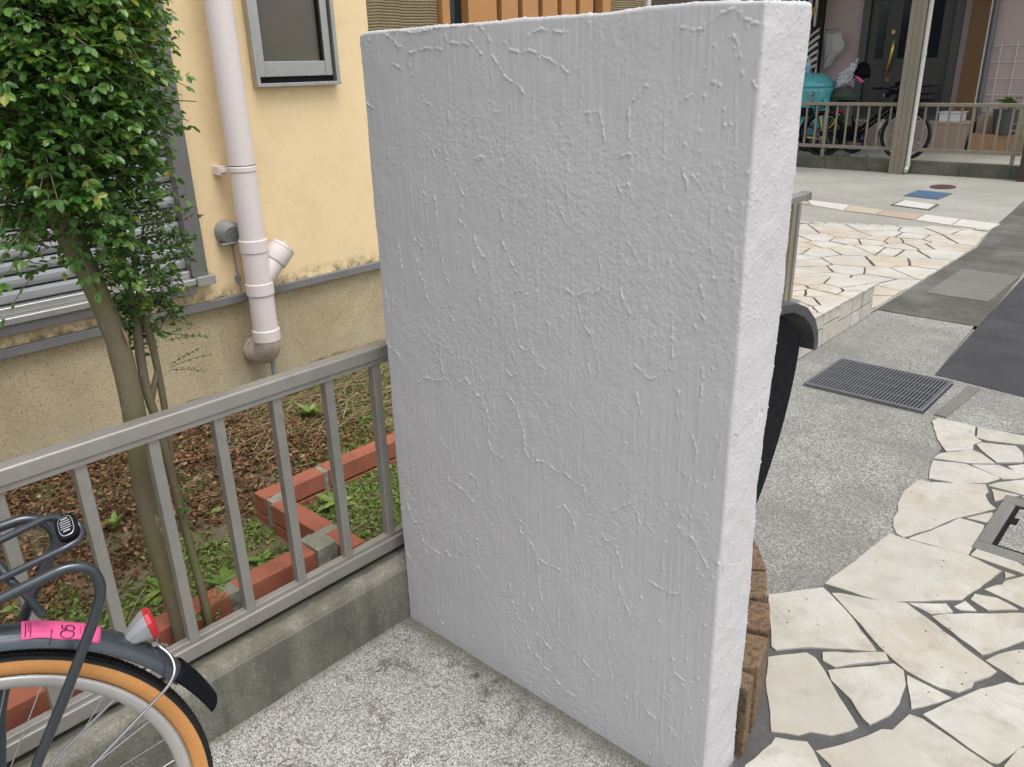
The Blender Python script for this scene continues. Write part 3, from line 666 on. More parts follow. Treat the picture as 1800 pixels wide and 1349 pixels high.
# covers in the far yard
cv = thing('utility_cover', 'square blue iron utility cover in the far pale concrete yard', 'cover', (-2.83, 10.2, 0))
MB().prism([(-3.0, 10.0), (-2.66, 9.93), (-2.66, 10.38), (-3.0, 10.45)], 0, .012).build('lid', MAT['bluecover'], cv, bevel=.004)
MB().prism([(-3.03, 9.97), (-2.63, 9.89), (-2.63, 10.42), (-3.03, 10.49)], 0, .007).build('frame', MAT['galv'], cv)
c2 = MB(); c2.prism([(-2.875+.14*math.cos(a*PI/12), 10.91+.19*math.sin(a*PI/12)) for a in range(24)], 0, .01)
tag(c2.build('round_cover', MAT['maroon'], bevel=.003), 'small round maroon cover in the yard near the low wall', 'cover')
c3 = thing('concrete_cover', 'pale rectangular concrete cover in front of the blue cover', 'cover', (-2.72, 9.4, 0))
MB().prism([(-2.9, 9.27), (-2.53, 9.17), (-2.55, 9.52), (-2.91, 9.64)], 0, .009).build('lid', MAT['tile_grey'], c3)
MB().prism([(-2.93, 9.24), (-2.5, 9.13), (-2.52, 9.55), (-2.94, 9.68)], 0, .005).build('frame', MAT['gutter'], c3)
# ------------------------------------------------------------ kerb under the near railing
def kerb_mesh():
    ny, prof = 180, [(-1.57, 0), (-1.568, .1), (-1.566, .172), (-1.572, .184), (-1.585, .19), (-1.61, .191), (-1.64, .19), (-1.672, .188), (-1.68, .1), (-1.68, .0)]
    V = np.array([(x, -2+4.2*j/ny, z) for j in range(ny+1) for (x, z) in prof])
    d = fbm(V, .12, 5, 4)*.0035; e = (V[:, 2] > .15)
    V[:, 0] += d; V[:, 2] += np.where(e, fbm(V, .05, 9, 3)*.002, 0)
    k = len(prof); F = [(j*k+i, j*k+i+1, (j+1)*k+i+1, (j+1)*k+i) for j in range(ny) for i in range(k-1)]
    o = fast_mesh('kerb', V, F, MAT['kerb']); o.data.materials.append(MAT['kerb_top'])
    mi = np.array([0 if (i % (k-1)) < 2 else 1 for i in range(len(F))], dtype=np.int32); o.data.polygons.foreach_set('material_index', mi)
    return tag(o, kind='structure')
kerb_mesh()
# ------------------------------------------------------------ garden soil
def soil_z(x, y):
    return .12+.075*np.clip((-1.9-x)/1.0, 0, 1)+.03*np.clip((y-1.0)/.3, 0, 1)*np.clip((-1.6-x)/.3, 0, 1)
def soil_noise(P): return fbm(P, .25, 21, 3)*.018+fbm(P, .04, 22, 3)*.006
def soil_at(x, y):
    P = np.array([[x, y, 0.]]); return float(soil_z(P[:, 0], P[:, 1])[0]+soil_noise(P)[0])
def garden():
    xs = np.linspace(-3.1, -1.668, 150); ys = np.linspace(-1.5, 2.9, 420); X, Y = np.meshgrid(xs, ys)
    P = np.stack([X.ravel(), Y.ravel(), np.zeros(X.size)], 1); P[:, 2] = soil_z(P[:, 0], P[:, 1])+soil_noise(P)
    nx = len(xs); i, j = np.meshgrid(np.arange(nx-1), np.arange(len(ys)-1)); a = (j*nx+i).ravel()
    tag(fast_mesh('garden_soil', P, np.stack([a, a+1, a+1+nx, a+nx], 1), MAT['soil']), kind='structure')
garden()
# ------------------------------------------------------------ white plaster slab
def slab():
    x0, x1, y0, y1, z0, z1 = -1.569, -.597, 1.214, 1.358, .0, 1.583
    sp = .0016; nx, ny, nz = int((x1-x0)/sp), int((y1-y0)/sp), int((z1-z0)/sp)
    X = np.linspace(x0, x1, nx+1); Y = np.linspace(y0, y1, ny+1); Z = np.linspace(z0, z1, nz+1)
    # lattice on the front face
    H = np.zeros((nz+1, nx+1)); rr = np.random.default_rng(11)
    def stamp(x, z, s, h, sx=1.0):
        k = int(3*s*max(1, sx)/sp)+1; ci, cj = int((x-x0)/sp), int((z-z0)/sp)
        i0, i1, j0, j1 = max(0, ci-k), min(nx, ci+k)+1, max(0, cj-k), min(nz, cj+k)+1
        if i0 >= i1 or j0 >= j1: return
        dx = (X[i0:i1][None, :]-x)/sx; dz = Z[j0:j1][:, None]-z
        H[j0:j1, i0:i1] = np.maximum(H[j0:j1, i0:i1], h*np.exp(-(dx*dx+dz*dz)/(2*s*s)))
    def bead(pl, s, h):
        p = [np.array(q) for q in pl]; ph = rr.uniform(0, 9, 4); t = 0
        for a, b in zip(p[:-1], p[1:]):
            L = np.hypot(*(b-a)); n = max(2, int(L/.0013)); w = np.array([-(b-a)[1], (b-a)[0]])/max(L, 1e-6)
            for k in range(n):
                q = a+(b-a)*k/n; t += .0013
                off = .0008*math.sin(t*230+ph[0])+.0006*math.sin(t*610+ph[1])+rr.normal()*.0006
                am = .45+.35*math.sin(t*140+ph[2])+.25*math.sin(t*390+ph[3])+rr.normal()*.15
                if am > .05: stamp(q[0]+w[0]*off, q[1]+w[1]*off, s*(.85+.3*rr.random()), h*min(1.2, am))
    for q in RIDGES: bead(q, .00105, .0034)
    for k in range(230):       # fine drag lines left by the trowel
        x = rr.uniform(x0+.01, x1-.01); z = rr.uniform(.05, 1.52); L = rr.uniform(.015, .10)*(1+.6*(z < 1)); a = rr.normal()*.12
        bead([(x, z), (x+a*L*.5+rr.normal()*.002, z-L*.5), (x+a*L, z-L)], .001, rr.uniform(.0006, .0018))
    for k in range(60):        # short crooked tears
        x = rr.uniform(x0+.02, x1-.02); z = rr.uniform(.06, 1.5); pts = [(x, z)]
        for _ in range(rr.integers(2, 5)): x += rr.uniform(.0, .016); z -= rr.uniform(-.003, .02); pts.append((x, z))
        bead(pts, .0011, rr.uniform(.0008, .002))
    for k in range(170): stamp(rr.uniform(x0, x1), rr.uniform(0.02, z1), rr.uniform(.001, .002), rr.uniform(.0008, .0024), .8)
    for k in range(80): stamp(x1-abs(rr.normal())*.08, rr.uniform(0.02, z1), rr.uniform(.0013, .003), rr.uniform(.001, .003), .7)
    GX, GZ = np.meshgrid(X, Z); P = np.stack([GX.ravel(), np.zeros(GX.size), GZ.ravel()], 1)
    T = fbm(P, (.16, 1, .3), 31, 3); terr = sum((1/(1+np.exp(-(T-c)/.012)))*a for c, a in ((-.25, .0003), (.1, .0004), (.42, .0003)))
    sand = np.clip(fbm(P, (.22, 1, .22), 41, 2)*1.6+.55, .12, 1)
    grain = (vn(P, .0068, 43)+.9*vn(P, .0034, 44))*.00044*sand
    streak = fbm(P, (.006, 1, .14), 45, 2)*.0006*np.clip(.9-sand*.5, .2, 1)*1.1
    und = fbm(P, .3, 46, 2)*.003+fbm(P, .09, 47, 2)*.0005
    H = H.ravel()+terr+grain+streak+und
    # rough sides: popcorn texture with a few vertical cracks
    def side(Q, n):
        d = vn(Q, .012, 51)*.0003+vn(Q, .0034, 52)*.0005+np.maximum(0, vn(Q, .0045, 53)-.62)*.008+fbm(Q, .09, 54, 2)*.0022
        cr = vn(Q, (.02, .012, .16), 55); cm = vn(Q, (.2, .2, .09), 56)
        return d-np.where((np.abs(cr) < .03) & (cm > .45) & (np.abs(n[:, 0]) > .5), .0018, 0)
    rad = .007
    def place(Q, fn, disp):
        q = np.stack([np.clip(Q[:, 0], x0+rad, x1-rad), np.clip(Q[:, 1], y0+rad, y1-rad), np.clip(Q[:, 2], z0-1, z1-rad)], 1)
        d = Q-q; L = np.linalg.norm(d, axis=1, keepdims=True); N = np.where(L > 1e-9, d/np.maximum(L, 1e-9), fn)
        S = q+N*rad; com = fbm(S, .12, 61, 2)*.0026+vn(S, .03, 62)*.0010
        w = np.clip(-N[:, 1], 0, 1)**2
        dd = com*(1-w*.6)+disp*w+side(S, N)*(1-w)
        R_ = S+N*dd[:, None]; t = np.clip((R_[:, 1]-y0)/(y1-y0), 0, 1)
        R_[:, 1] += t*(.016*np.clip((R_[:, 2]-.85)/.3, 0, 1)-.014*np.exp(-((R_[:, 2]-.7)/.15)**2))
        R_[:, 2] += np.clip((R_[:, 2]-1.4)/.18, 0, 1)*(.004*np.exp(-((R_[:, 0]+.74)/.13)**2)-.006*np.exp(-((R_[:, 0]+1.58)/.03)**2))
        return R_
    Vs, Fs, base = [], [], 0
    def addgrid(Q, na, nb, fn, flip, disp):
        nonlocal base
        Vs.append(place(Q, np.array([fn], float), disp)); i, j = np.meshgrid(np.arange(na-1), np.arange(nb-1)); a = (j*na+i).ravel()+base
        f = np.stack([a, a+1, a+1+na, a+na], 1); Fs.append(f[:, ::-1] if flip else f); base += len(Q)
    A, B = np.meshgrid(X, Z); addgrid(np.stack([A.ravel(), np.full(A.size, y0), B.ravel()], 1), nx+1, nz+1, (0, -1, 0), False, H)
    Hr = H.reshape(nz+1, nx+1)
    A, B = np.meshgrid(Y, Z); E = np.repeat(Hr[:, -1][:, None], ny+1, 1); addgrid(np.stack([np.full(A.size, x1), A.ravel(), B.ravel()], 1), ny+1, nz+1, (1, 0, 0), False, E.ravel())
    E = np.repeat(Hr[:, 0][:, None], ny+1, 1); addgrid(np.stack([np.full(A.size, x0), A.ravel(), B.ravel()], 1), ny+1, nz+1, (-1, 0, 0), True, E.ravel())
    A, B = np.meshgrid(X, Y); E = np.repeat(Hr[-1, :][None, :], ny+1, 0); addgrid(np.stack([A.ravel(), B.ravel(), np.full(A.size, z1)], 1), nx+1, ny+1, (0, 0, 1), False, E.ravel())
    xb = np.linspace(x0, x1, 60); zb = np.linspace(z0, z1, 90); A, B = np.meshgrid(xb, zb)
    addgrid(np.stack([A.ravel(), np.full(A.size, y1), B.ravel()], 1), 60, 90, (0, 1, 0), True, np.zeros(A.size))
    o = fast_mesh('plaster_slab', np.concatenate(Vs), np.concatenate(Fs), MAT['plaster'])
    tag(o, 'tall thick slab of rough white plaster standing upright on the concrete beside the kerb', 'plaster slab')
slab()
# ------------------------------------------------------------ near railing
rl = thing('garden_railing', 'near champagne aluminium railing on the kerb in front of the garden', 'railing', (-1.63, .5, .19))
MB().box(-1.658, -1.618, -.9, 1.30, .789, .826).build('top_rail', MAT['alu'], rl, bevel=.006, segs=3)
MB().box(-1.652, -1.622, -.9, 1.30, .777, .79).build('rail_lip', MAT['alu'], rl, bevel=.002)
MB().box(-1.658, -1.62, -.9, 1.30, .205, .244).build('bottom_rail', MAT['alu'], rl, bevel=.004)
MB().box(-1.652, -1.63, -.9, 1.30, .2435, .254).build('rail_channel', MAT['alu'], rl, bevel=.002)
bal0 = None
for k in range(15):
    y = 1.2225-.1512*k
    if bal0 is None:
        bal0 = MB().box(-1.6535, -1.629, y-.0125, y+.0125, .245, .788).build('baluster', MAT['alu'], rl, bevel=.002)
    else:
        c = bal0.copy(); C.objects.link(c); c.parent = rl; c.location = (0, -.1512*k, 0)
for y in (-.85, 1.29): MB().box(-1.652, -1.626, y-.016, y+.016, .17, .206).build('foot', MAT['alu'], rl, bevel=.003)
# ------------------------------------------------------------ brick edging in the garden
be = thing('brick_edging', 'zigzag garden edging of red bricks and grey mortar behind the near railing', 'brick edging', (-1.9, 1.1, .1))
rb = random.Random(9)
def brk(x0, x1, y0, y1, z1=.25, h=.062, name='brick'):
    j = [rb.uniform(-.002, .002) for _ in range(4)]
    MB().box(x0+j[0], x1+j[1], y0+j[2], y1+j[3], z1-h, z1+rb.uniform(-.0015, .0015)).build(name, MAT['brick'], be, bevel=.003)
    MB().box(x0+j[0], x1+j[1], y0+j[2], y1+j[3], z1-h-.062-.01, z1-h-.008).build(name, MAT['brick'], be, bevel=.003)
def mor(x0, x1, y0, y1, z0=.08, z1=.247):
    m = MB(); m.box(x0, x1, y0, y1, z0, z1); o = m.build('mortar_joint', MAT['bmortar'], be)
    s = o.modifiers.new('sub', 'SUBSURF'); s.subdivision_type = 'SIMPLE'; s.levels = s.render_levels = 4
    t = bpy.data.textures.get('lump') or bpy.data.textures.new('lump', 'CLOUDS'); t.noise_scale = .02
    d = o.modifiers.new('disp', 'DISPLACE'); d.texture = t; d.strength = .008; d.mid_level = .45; d.texture_coords = 'GLOBAL'
for y0, y1 in ((1.098, 1.325), (1.345, 1.58), (1.60, 1.83), (1.85, 2.08), (2.1, 2.3)): brk(-2.172, -2.108, y0, y1)
for y0, y1 in ((1.325, 1.345), (1.58, 1.60), (1.83, 1.85)): mor(-2.168, -2.112, y0-.002, y1+.002)
mor(-2.104, -2.064, 1.1, 1.155); mor(-1.818, -1.786, 1.093, 1.148)
brk(-2.062, -1.817, 1.088, 1.152); brk(-1.785, -1.665, 1.09, 1.153)
for y1 in (1.028, .765, .545, .325, .105, -.115): brk(-1.79, -1.726, y1-(.232 if y1 > 1 else .195), y1)
mor(-1.80, -1.712, 1.024, 1.088, .08, .26)
for y0 in (.765, .546, .326, .106): mor(-1.786, -1.732, y0-.002, y0+(.034 if y0 > .7 else .026))
mor(-2.168, -2.07, 1.104, 1.15, .08, .186)
# ------------------------------------------------------------ yellow house on the left
HX = -3.05
hs_ = thing('yellow_house', 'house with yellow stucco wall, roller shutter and stained foundation on the left', 'house', (-4, 1, 0))
w = MB()   # stucco wall with the shutter opening and the small window opening left out
w.box(HX-.15, HX, 1.46, 1.835, .652, 3.1).box(HX-.15, HX, 2.195, 2.415, .652, 3.1).box(HX-.15, HX, 1.835, 2.195, .652, 1.47).box(HX-.15, HX, 1.835, 2.195, 2.25, 3.1)
w.box(HX-.15, HX, -3, 1.46, .652, .735).box(HX-.15, HX, -3, 1.46, 2.5, 3.1)
w.box(HX-.15, HX, 1.835, 2.195, 1.47, 1.4705)
w.build('wall', MAT['stucco'], hs_)
MB().box(HX-.16, HX-.018, -3, 2.412, -.1, .62).build('foundation', MAT['found'], hs_)
MB().box(HX-.1, HX+.018, -3, 2.42, .618, .652).build('flashing', MAT['band'], hs_, bevel=.003)
MB().box(HX-6, HX-.5, -3, 2.41, 0, 3.1).build('house_body', MAT['found'], hs_)
MB().box(HX-6.3, HX+.02, -3.3, 5.5, 3.12, 3.25).build('eaves', MAT['frame_brown'], hs_)
# small window
wi = MB().box(HX-.03, HX+.036, 1.815, 1.832, 1.462, 2.25).box(HX-.03, HX+.036, 2.198, 2.216, 1.462, 2.25).box(HX-.03, HX+.042, 1.815, 2.216, 1.452, 1.466)
wo_ = wi.build('window', MAT['silver'], hs_, bevel=.002)
MB().box(HX-.02, HX+.022, 1.836, 1.868, 1.489, 2.25).box(HX-.02, HX+.022, 2.156, 2.19, 1.489, 2.25).box(HX-.02, HX+.02, 1.868, 2.156, 1.489, 1.547).build('sash', MAT['silver'], wo_, bevel=.003)
MB().box(HX-.03, HX+.008, 1.832, 2.198, 1.466, 1.489).box(HX-.02, HX+.012, 2.148, 2.157, 1.547, 2.25).box(HX-.02, HX+.012, 1.867, 1.872, 1.547, 2.25).build('gasket', MAT['darkgap'], wo_)
MB().box(HX-.012, HX-.004, 1.868, 2.15, 1.547, 2.25).build('pane', MAT['glass'], wo_)
# roller shutter
sh = MB()
prof = [(0, 0), (.002, .004), (.009, .010), (.0115, .02), (.0115, .034), (.009, .042), (.002, .0465), (0, .0475)]
SY0, SY1 = -1.6, 1.418
z = .79
while z < 2.45:
    vs = [(HX-.018+a, SY0, z+b) for a, b in prof]+[(HX-.018+a, SY1, z+b) for a, b in prof]; k = len(prof)
    sh.add(vs, [(i, i+k, i+k+1, i+1) for i in range(k-1)]); z += .0482
sho = sh.build('roller_shutter', MAT['slat'], hs_)
MB().box(HX-.03, HX-.016, SY0, SY1+.01, .75, 2.5).build('shutter_backing', MAT['darkgap'], hs_)
MB().box(HX-.02, HX+.034, 1.42, 1.486, .766, 2.5).build('shutter_frame', MAT['frame_brown'], hs_, bevel=.003)
MB().box(HX-.02, HX+.052, -1.7, 1.425, .735, .762).box(HX-.02, HX+.02, -1.7, 1.42, .762, .79).build('shutter_sill', MAT['silver'], hs_, bevel=.005)
MB().box(HX-.02, HX+.058, 1.425, 1.502, .728, .766).build('sill_end_cap', MAT['silver'], hs_, bevel=.003)
MB().box(HX-.02, HX+.045, -1.7, 1.42, .70, .735).build('sill_drip', MAT['frame_brown'], hs_, bevel=.003)
# combed plaster section and timber door of the entrance
rbm = MB(); z = .3
pr = [(0, 0), (.006, .003), (.007, .0075), (.001, .0105)]
zz = .3; rr_ = random.Random(2)
while zz < 2.6:
    for (a, b) in ((2.418, 2.84), (4.2, 4.57)):
        ys = [a+(b-a)*i/14 for i in range(15)]; base = len(rbm.v); vs = []
        for y in ys:
            dz = .0018*math.sin(y*23)+.001*math.sin(y*61+1)
            vs += [(HX-.012+p, y, zz+q+dz) for p, q in pr]
        rbm.add(vs, [(i*4+k, (i+1)*4+k, (i+1)*4+k+1, i*4+k+1) for i in range(14) for k in range(3)])
    zz += .0122 if zz > 1.4 else .05
rbm.box(HX-.12, HX-.012, 2.418, 2.842, 0, 3.1).box(HX-.12, HX-.012, 4.19, 4.575, 0, 3.1)
rbm.build('combed_wall', MAT['ribbed'], hs_)
do = MB().box(HX-.1, HX+.02, 2.848, 2.875, .1, 2.5).box(HX-.1, HX+.012, 2.875, 2.905, .1, 2.5).box(HX-.1, HX+.02, 3.02, 3.07, .1, 2.5).box(HX-.1, HX+.02, 4.11, 4.185, .1, 2.5).build('entrance_door', MAT['wood'], hs_, bevel=.003)
MB().box(HX-.08, HX-.03, 2.9, 3.03, .1, 2.5).box(HX-.08, HX-.04, 3.07, 4.12, .1, 2.5).build('dark_glazing', MAT['glass_dark'], do)
y = 3.075
for i, wd in enumerate((.172, .125, .125, .125, .125, .125, .125)):
    if y+wd > 4.11: break
    MB().box(HX-.06, HX-.005, y, y+wd, .1, 2.5).build('door_slat', MAT['wood'], do, bevel=.003); y += wd+.036
MB().box(HX-.1, HX+.01, 4.58, 4.62, 0, 3.1).build('corner_trim', MAT['tile_grey'], hs_)
MB().box(HX-5.5, HX-.02, 4.63, 5.5, 0, 2.6).build('shed_wall', MAT['darkbrown'], hs_)
# downpipe
PX, PY = -2.952, 1.663
dp = MB().tube([(PX, PY, 3.05), (PX, PY, .44)], .051, 40).build('downpipe', MAT['pvc'], hs_, smooth=True)
def coll(z0, z1, r=.0565, mat='pvc'):
    m = MB(); m.tube([(PX, PY, z0), (PX, PY, z0+.002), (PX, PY, z1-.002), (PX, PY, z1)], [r-.003, r, r, r-.003], 40); m.build('pipe_collar', MAT[mat], dp, smooth=False, bevel=.0015)
coll(.832, .884); coll(.655, .706); coll(.457, .507)
jt = MB().tube([(PX, PY, .7), (PX, PY, .84)], .0525, 40).tube([(PX, PY, .70), (PX, PY+.10, .80), (PX, PY+.112, .812)], [.043, .049, .049], 36)
jt.tube([(PX, PY+.078, .779), (PX, PY+.082, .783), (PX, PY+.122, .823), (PX, PY+.124, .825)], [.052, .0545, .0545, .052], 36)
jt.build('branch_fitting', MAT['pvc'], dp, smooth=True).modifiers.new('e', 'EDGE_SPLIT')
MB().tube([(PX, PY+.125, .826), (PX, PY+.129, .83)], .0535, 36).tube([(PX, PY+.129, .83), (PX, PY+.133, .834)], .051, 36).box(PX-.004, PX+.004, PY+.118, PY+.15, .838, .852).build('cleanout_cap', MAT['pvc'], dp)
el = MB(); cpts = [(PX, PY, .458)]+[(PX-.055+.055*math.cos(a), PY, .455-.06*math.sin(a)) for a in [PI/2*i/8 for i in range(9)]]+[(HX-.02, PY, .395)]
el.tube(cpts, .0535, 36); el.tube([(HX+.012, PY, .395), (HX-.012, PY, .395)], .058, 36); el.build('elbow', MAT['pvc_dirty'], dp, smooth=True).modifiers.new('e', 'EDGE_SPLIT')
bk = MB(); bk.tube([(PX, PY, 1.148), (PX, PY, 1.151), (PX, PY, 1.168), (PX, PY, 1.171)], [.0515, .054, .054, .0515], 40)
bk.box(HX, HX+.05, PY-.075, PY-.045, 1.138, 1.172).box(PX-.045, PX-.035, PY-.07, PY-.03, 1.148, 1.164); bk.build('pipe_bracket', MAT['pvc'], dp, bevel=.002)
MB().tube([(PX, PY, 1.1715), (PX, PY, 1.1745)], .0516, 40).build('joint_line', MAT['darkgap'], dp)
MB().tube([(PX-.02, PY+.02, .41), (PX-.02, PY+.022, .15)], .011, 14).build('drain_tube', MAT['greyplastic'], dp, smooth=True)
vt = MB(); vt.tube([(HX, PY-.062, .915), (HX+.012, PY-.062, .915), (HX+.045, PY-.062, .915), (HX+.052, PY-.062, .912)], [.047, .047, .045, .03], 32)
vt.box(HX, HX+.05, PY-.104, PY-.02, .868, .875).build('vent_hood', MAT['greyplastic'], hs_, smooth=False, bevel=.003)
MB().tube([(HX+.01, PY-.045, .88), (HX+.01, PY-.043, .78), (HX+.012, PY-.036, .66)], .004, 8).box(HX, HX+.012, PY-.05, PY-.03, .855, .88).box(HX, HX+.012, PY-.052, PY-.03, .705, .728).build('vent_cable', MAT['greyplastic'], hs_)
# ------------------------------------------------------------ foliage tools
def leaves(P, D, N, L, W, bend, tint):
    """P base, D direction, N normal, L length, W width -> 7-vertex folded leaves"""
    n = len(P); D = D/np.linalg.norm(D, axis=1, keepdims=True); S = np.cross(D, N); S /= np.linalg.norm(S, axis=1, keepdims=True)+1e-9; N = np.cross(S, D)
    L = L[:, None]; W = W[:, None]; b = bend[:, None]
    v = [P, P+D*L*.52-N*L*b*.15, P+D*L-N*L*b*.5,
         P+D*L*.27+S*W*.45+N*W*.10, P+D*L*.72+S*W*.42+N*W*.06-N*L*b*.2, P+D*L*.27-S*W*.45+N*W*.10, P+D*L*.72-S*W*.42+N*W*.06-N*L*b*.2]
    V = np.stack(v, 1).reshape(-1, 3); k = (np.arange(n)*7)[:, None, None]
    F = (np.array([[0, 1, 3], [3, 1, 4], [4, 1, 2], [0, 5, 1], [5, 6, 1], [6, 2, 1]])[None]+k).reshape(-1, 3)
    return V, F, np.repeat(tint, 7)
def unit(v): return v/(np.linalg.norm(v, axis=-1, keepdims=True)+1e-9)
def sprigs(base, dirs, lens, nl, leafL, rr, droop=.25, tintb=None):
    """each sprig: opposite leaflets along a thin curved stalk; returns leaf arrays and stalk polylines"""
    Ps, Ds, Ns, Ls, Ws, Bs, Ts, st = [], [], [], [], [], [], [], []
    for i in range(len(base)):
        p = base[i]; d = unit(dirs[i]); up = np.array([0, 0, 1.]); side = unit(np.cross(d, up)+rr.normal(size=3)*.3); nrm = unit(np.cross(side, d)); L = lens[i]; k = nl[i]
        line = [p]; tb = tintb[i] if tintb is not None else rr.random()
        for j in range(k):
            t = (j+1)/k; q = p+d*L*t-up*droop*L*t*t; line.append(q)
            tang = unit(d-up*droop*2*t)
            for s in (1, -1):
                if rr.random() < .06: continue
                Ps.append(q); Ds.append(unit(side*s+tang*.55+rr.normal(size=3)*.18)); Ns.append(unit(nrm+rr.normal(size=3)*.38))
                l = leafL[i]*(.72+.4*rr.random())*(1-.2*abs(t-.6)); Ls.append(l); Ws.append(l*(.50+.14*rr.random())); Bs.append(rr.uniform(.0, .5)); Ts.append(np.clip(tb+rr.normal()*.09, 0, .93) if rr.random() > .014 else .985)
        Ps.append(line[-1]); Ds.append(unit(tang+rr.normal(size=3)*.1)); Ns.append(nrm); l = leafL[i]; Ls.append(l); Ws.append(l*.62); Bs.append(.2); Ts.append(np.clip(tb+.1, 0, .93))
        st.append(line)
    return leaves(np.array(Ps), np.array(Ds), np.array(Ns), np.array(Ls), np.array(Ws), np.array(Bs), np.array(Ts)), st
# ------------------------------------------------------------ trees
def trunk_mesh(mb, pts, rads, seed, n=22):
    rr = np.random.default_rng(seed); P = [Vector(p) for p in pts]; dense, rd = [], []
    for i in range(len(P)-1):
        for k in range(6):
            t = k/6; p0 = P[max(0, i-1)]; p1 = P[i]; p2 = P[i+1]; p3 = P[min(len(P)-1, i+2)]
            q = .5*((2*p1)+(p2-p0)*t+(2*p0-5*p1+4*p2-p3)*t*t+(3*p1-p0-3*p2+p3)*t**3); dense.append(q); rd.append((rads[i]*(1-t)+rads[i+1]*t)*(1+rr.normal()*.018))
    dense.append(P[-1]); rd.append(rads[-1]); mb.tube(dense, rd, n)
tr = thing('garden_tree', 'tree with thick smooth trunk and dense glossy crown behind the near railing', 'tree', (-1.8, .66, .13))
tm = MB()
trunk_mesh(tm, [(-1.695, .60, .05), (-1.698, .622, .24), (-1.72, .61, .57), (-1.742, .632, .815), (-1.762, .635, .965), (-1.78, .620, 1.095), (-1.80, .60, 1.2), (-1.81, .56, 1.42), (-1.83, .53, 1.75), (-1.83, .5, 2.1)],
           [.030, .0255, .0245, .025, .0235, .023, .025, .020, .014, .007], 1)
rt = np.random.default_rng(3); limbs = []
for i in range(26):
    z = rt.uniform(1.2, 1.95); a = rt.uniform(0, 2*PI); L = rt.uniform(.12, .27)
    p0 = np.array([-1.81, .56-.06*(z-1.3), z]); e = p0+np.array([math.cos(a)*L, math.sin(a)*L, rt.uniform(.02, .16)]); m = (p0+e)/2+rt.normal(size=3)*.015+[0, 0, .02]
    limbs.append((p0, m, e)); trunk_mesh(tm, [p0, m, e], [.009, .006, .003], 10+i, 8)
trunk = tm.build('trunk', MAT['bark'], tr, smooth=True)
MB().tube([(-1.744, .645, 1.0), (-1.7395, .648, .985), (-1.741, .650, .955)], [.001, .005, .001], 8).build('bark_scar', MAT['straw'], tr, smooth=True)
CC = np.array([-1.80, .60, 1.66])
def crown():
    rr = np.random.default_rng(5); B, Dd, Ln, Nl, LL, TB = [], [], [], [], [], []
    while len(B) < 6600:
        p = rr.uniform(-1, 1, 3); q = np.linalg.norm(p)
        if q > 1 or rr.random() > .25+.75*q**2: continue
        pos = CC+p*np.array([.20, .195, .56]); zl = pos[2]
        # bottom of the crown narrows towards the trunk, slightly ragged
        rad = math.hypot(pos[0]-CC[0], pos[1]-CC[1]); lim = 1.20+.62*max(0, rad-.05)+1.3*max(0, .56-pos[1])+.05*math.sin(9*math.atan2(p[1], p[0]))
        if zl < lim or (pos[1] > .675+.5*(zl-1.25) and zl < 1.55): continue
        if vn(pos[None]*1.0, .085, 71)[0] < -.62: continue
        B.append(pos); out = np.array([pos[0]-CC[0], pos[1]-CC[1], 0]); out = out/(np.linalg.norm(out)+1e-6)
        Dd.append(out*.9+rr.normal(size=3)*.55+np.array([0, 0, .15])); Ln.append(rr.uniform(.045, .10)); Nl.append(int(rr.integers(2, 5))); LL.append(rr.uniform(.014, .025))
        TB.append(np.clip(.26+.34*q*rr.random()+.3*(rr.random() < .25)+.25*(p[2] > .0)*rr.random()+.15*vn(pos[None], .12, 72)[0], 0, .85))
    # hanging sprays that break the outline (left underside and right flank)
    for (x, y, z, dx, dy, dz) in ((-1.7, .42, 1.30, .0, -.4, -1), (-1.66, .45, 1.27, .1, -.5, -.9), (-1.68, .48, 1.24, 0, -.8, -.6), (-1.7, .53, 1.20, .2, -1, -.2), (-1.74, .52, 1.16, .2, -.9, -.5), (-1.75, .80, 1.5, .2, 1, .3), (-1.78, .79, 1.44, 0, 1, -.1), (-1.8, .76, 1.3, 0, 1, -.3), (-1.8, .74, 1.24, .1, 1, -.5), (-1.76, .73, 1.22, .1, .9, -.5), (-1.74, .72, 1.17, .1, .5, -1), (-1.75, .62, 1.2, .5, .2, -.9), (-1.72, .58, 1.22, .6, 0, -.9), (-1.7, .66, 1.33, .6, .1, -1)):
        B.append(np.array([x, y, z])); Dd.append(np.array([dx, dy, dz])); Ln.append(rr.uniform(.08, .12)); Nl.append(4); LL.append(rr.uniform(.02, .027)); TB.append(rr.uniform(.35, .7))
    (V, F, T), st = sprigs(B, Dd, Ln, Nl, LL, rr, .3, TB)
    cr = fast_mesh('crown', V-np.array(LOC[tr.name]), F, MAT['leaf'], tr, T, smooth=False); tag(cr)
    tw = MB()
    for k, l in enumerate(st):
        if k % 3 == 0 or k >= 6600: tw.tube(l[:4], .0011, 4, False)
    for a, m, e in limbs:
        for _ in range(4):
            q = e+rr.normal(size=3)*.035; tw.tube([m, (m+q)/2+rr.normal(size=3)*.01, q], [.003, .002, .001], 5, False)
    tw.build('fine_branches', MAT['bark'], tr)
crown()
t2 = thing('slender_tree', 'thin two-stemmed sapling with small leaves growing right of the thick trunk', 'tree', (-1.8, .72, .13))
tm = MB()
trunk_mesh(tm, [(-1.708, .69, .05), (-1.71, .69, .25), (-1.73, .685, .525), (-1.75, .682, .735), (-1.765, .678, .83), (-1.78, .684, .90), (-1.79, .694, 1.0), (-1.81, .70, 1.2), (-1.82, .71, 1.38)], [.012, .011, .010, .0105, .010, .0105, .010, .008, .003], 4, 14)
trunk_mesh(tm, [(-1.765, .682, .81), (-1.765, .698, .85), (-1.77, .712, .875)], [.008, .007, .006], 5, 10)
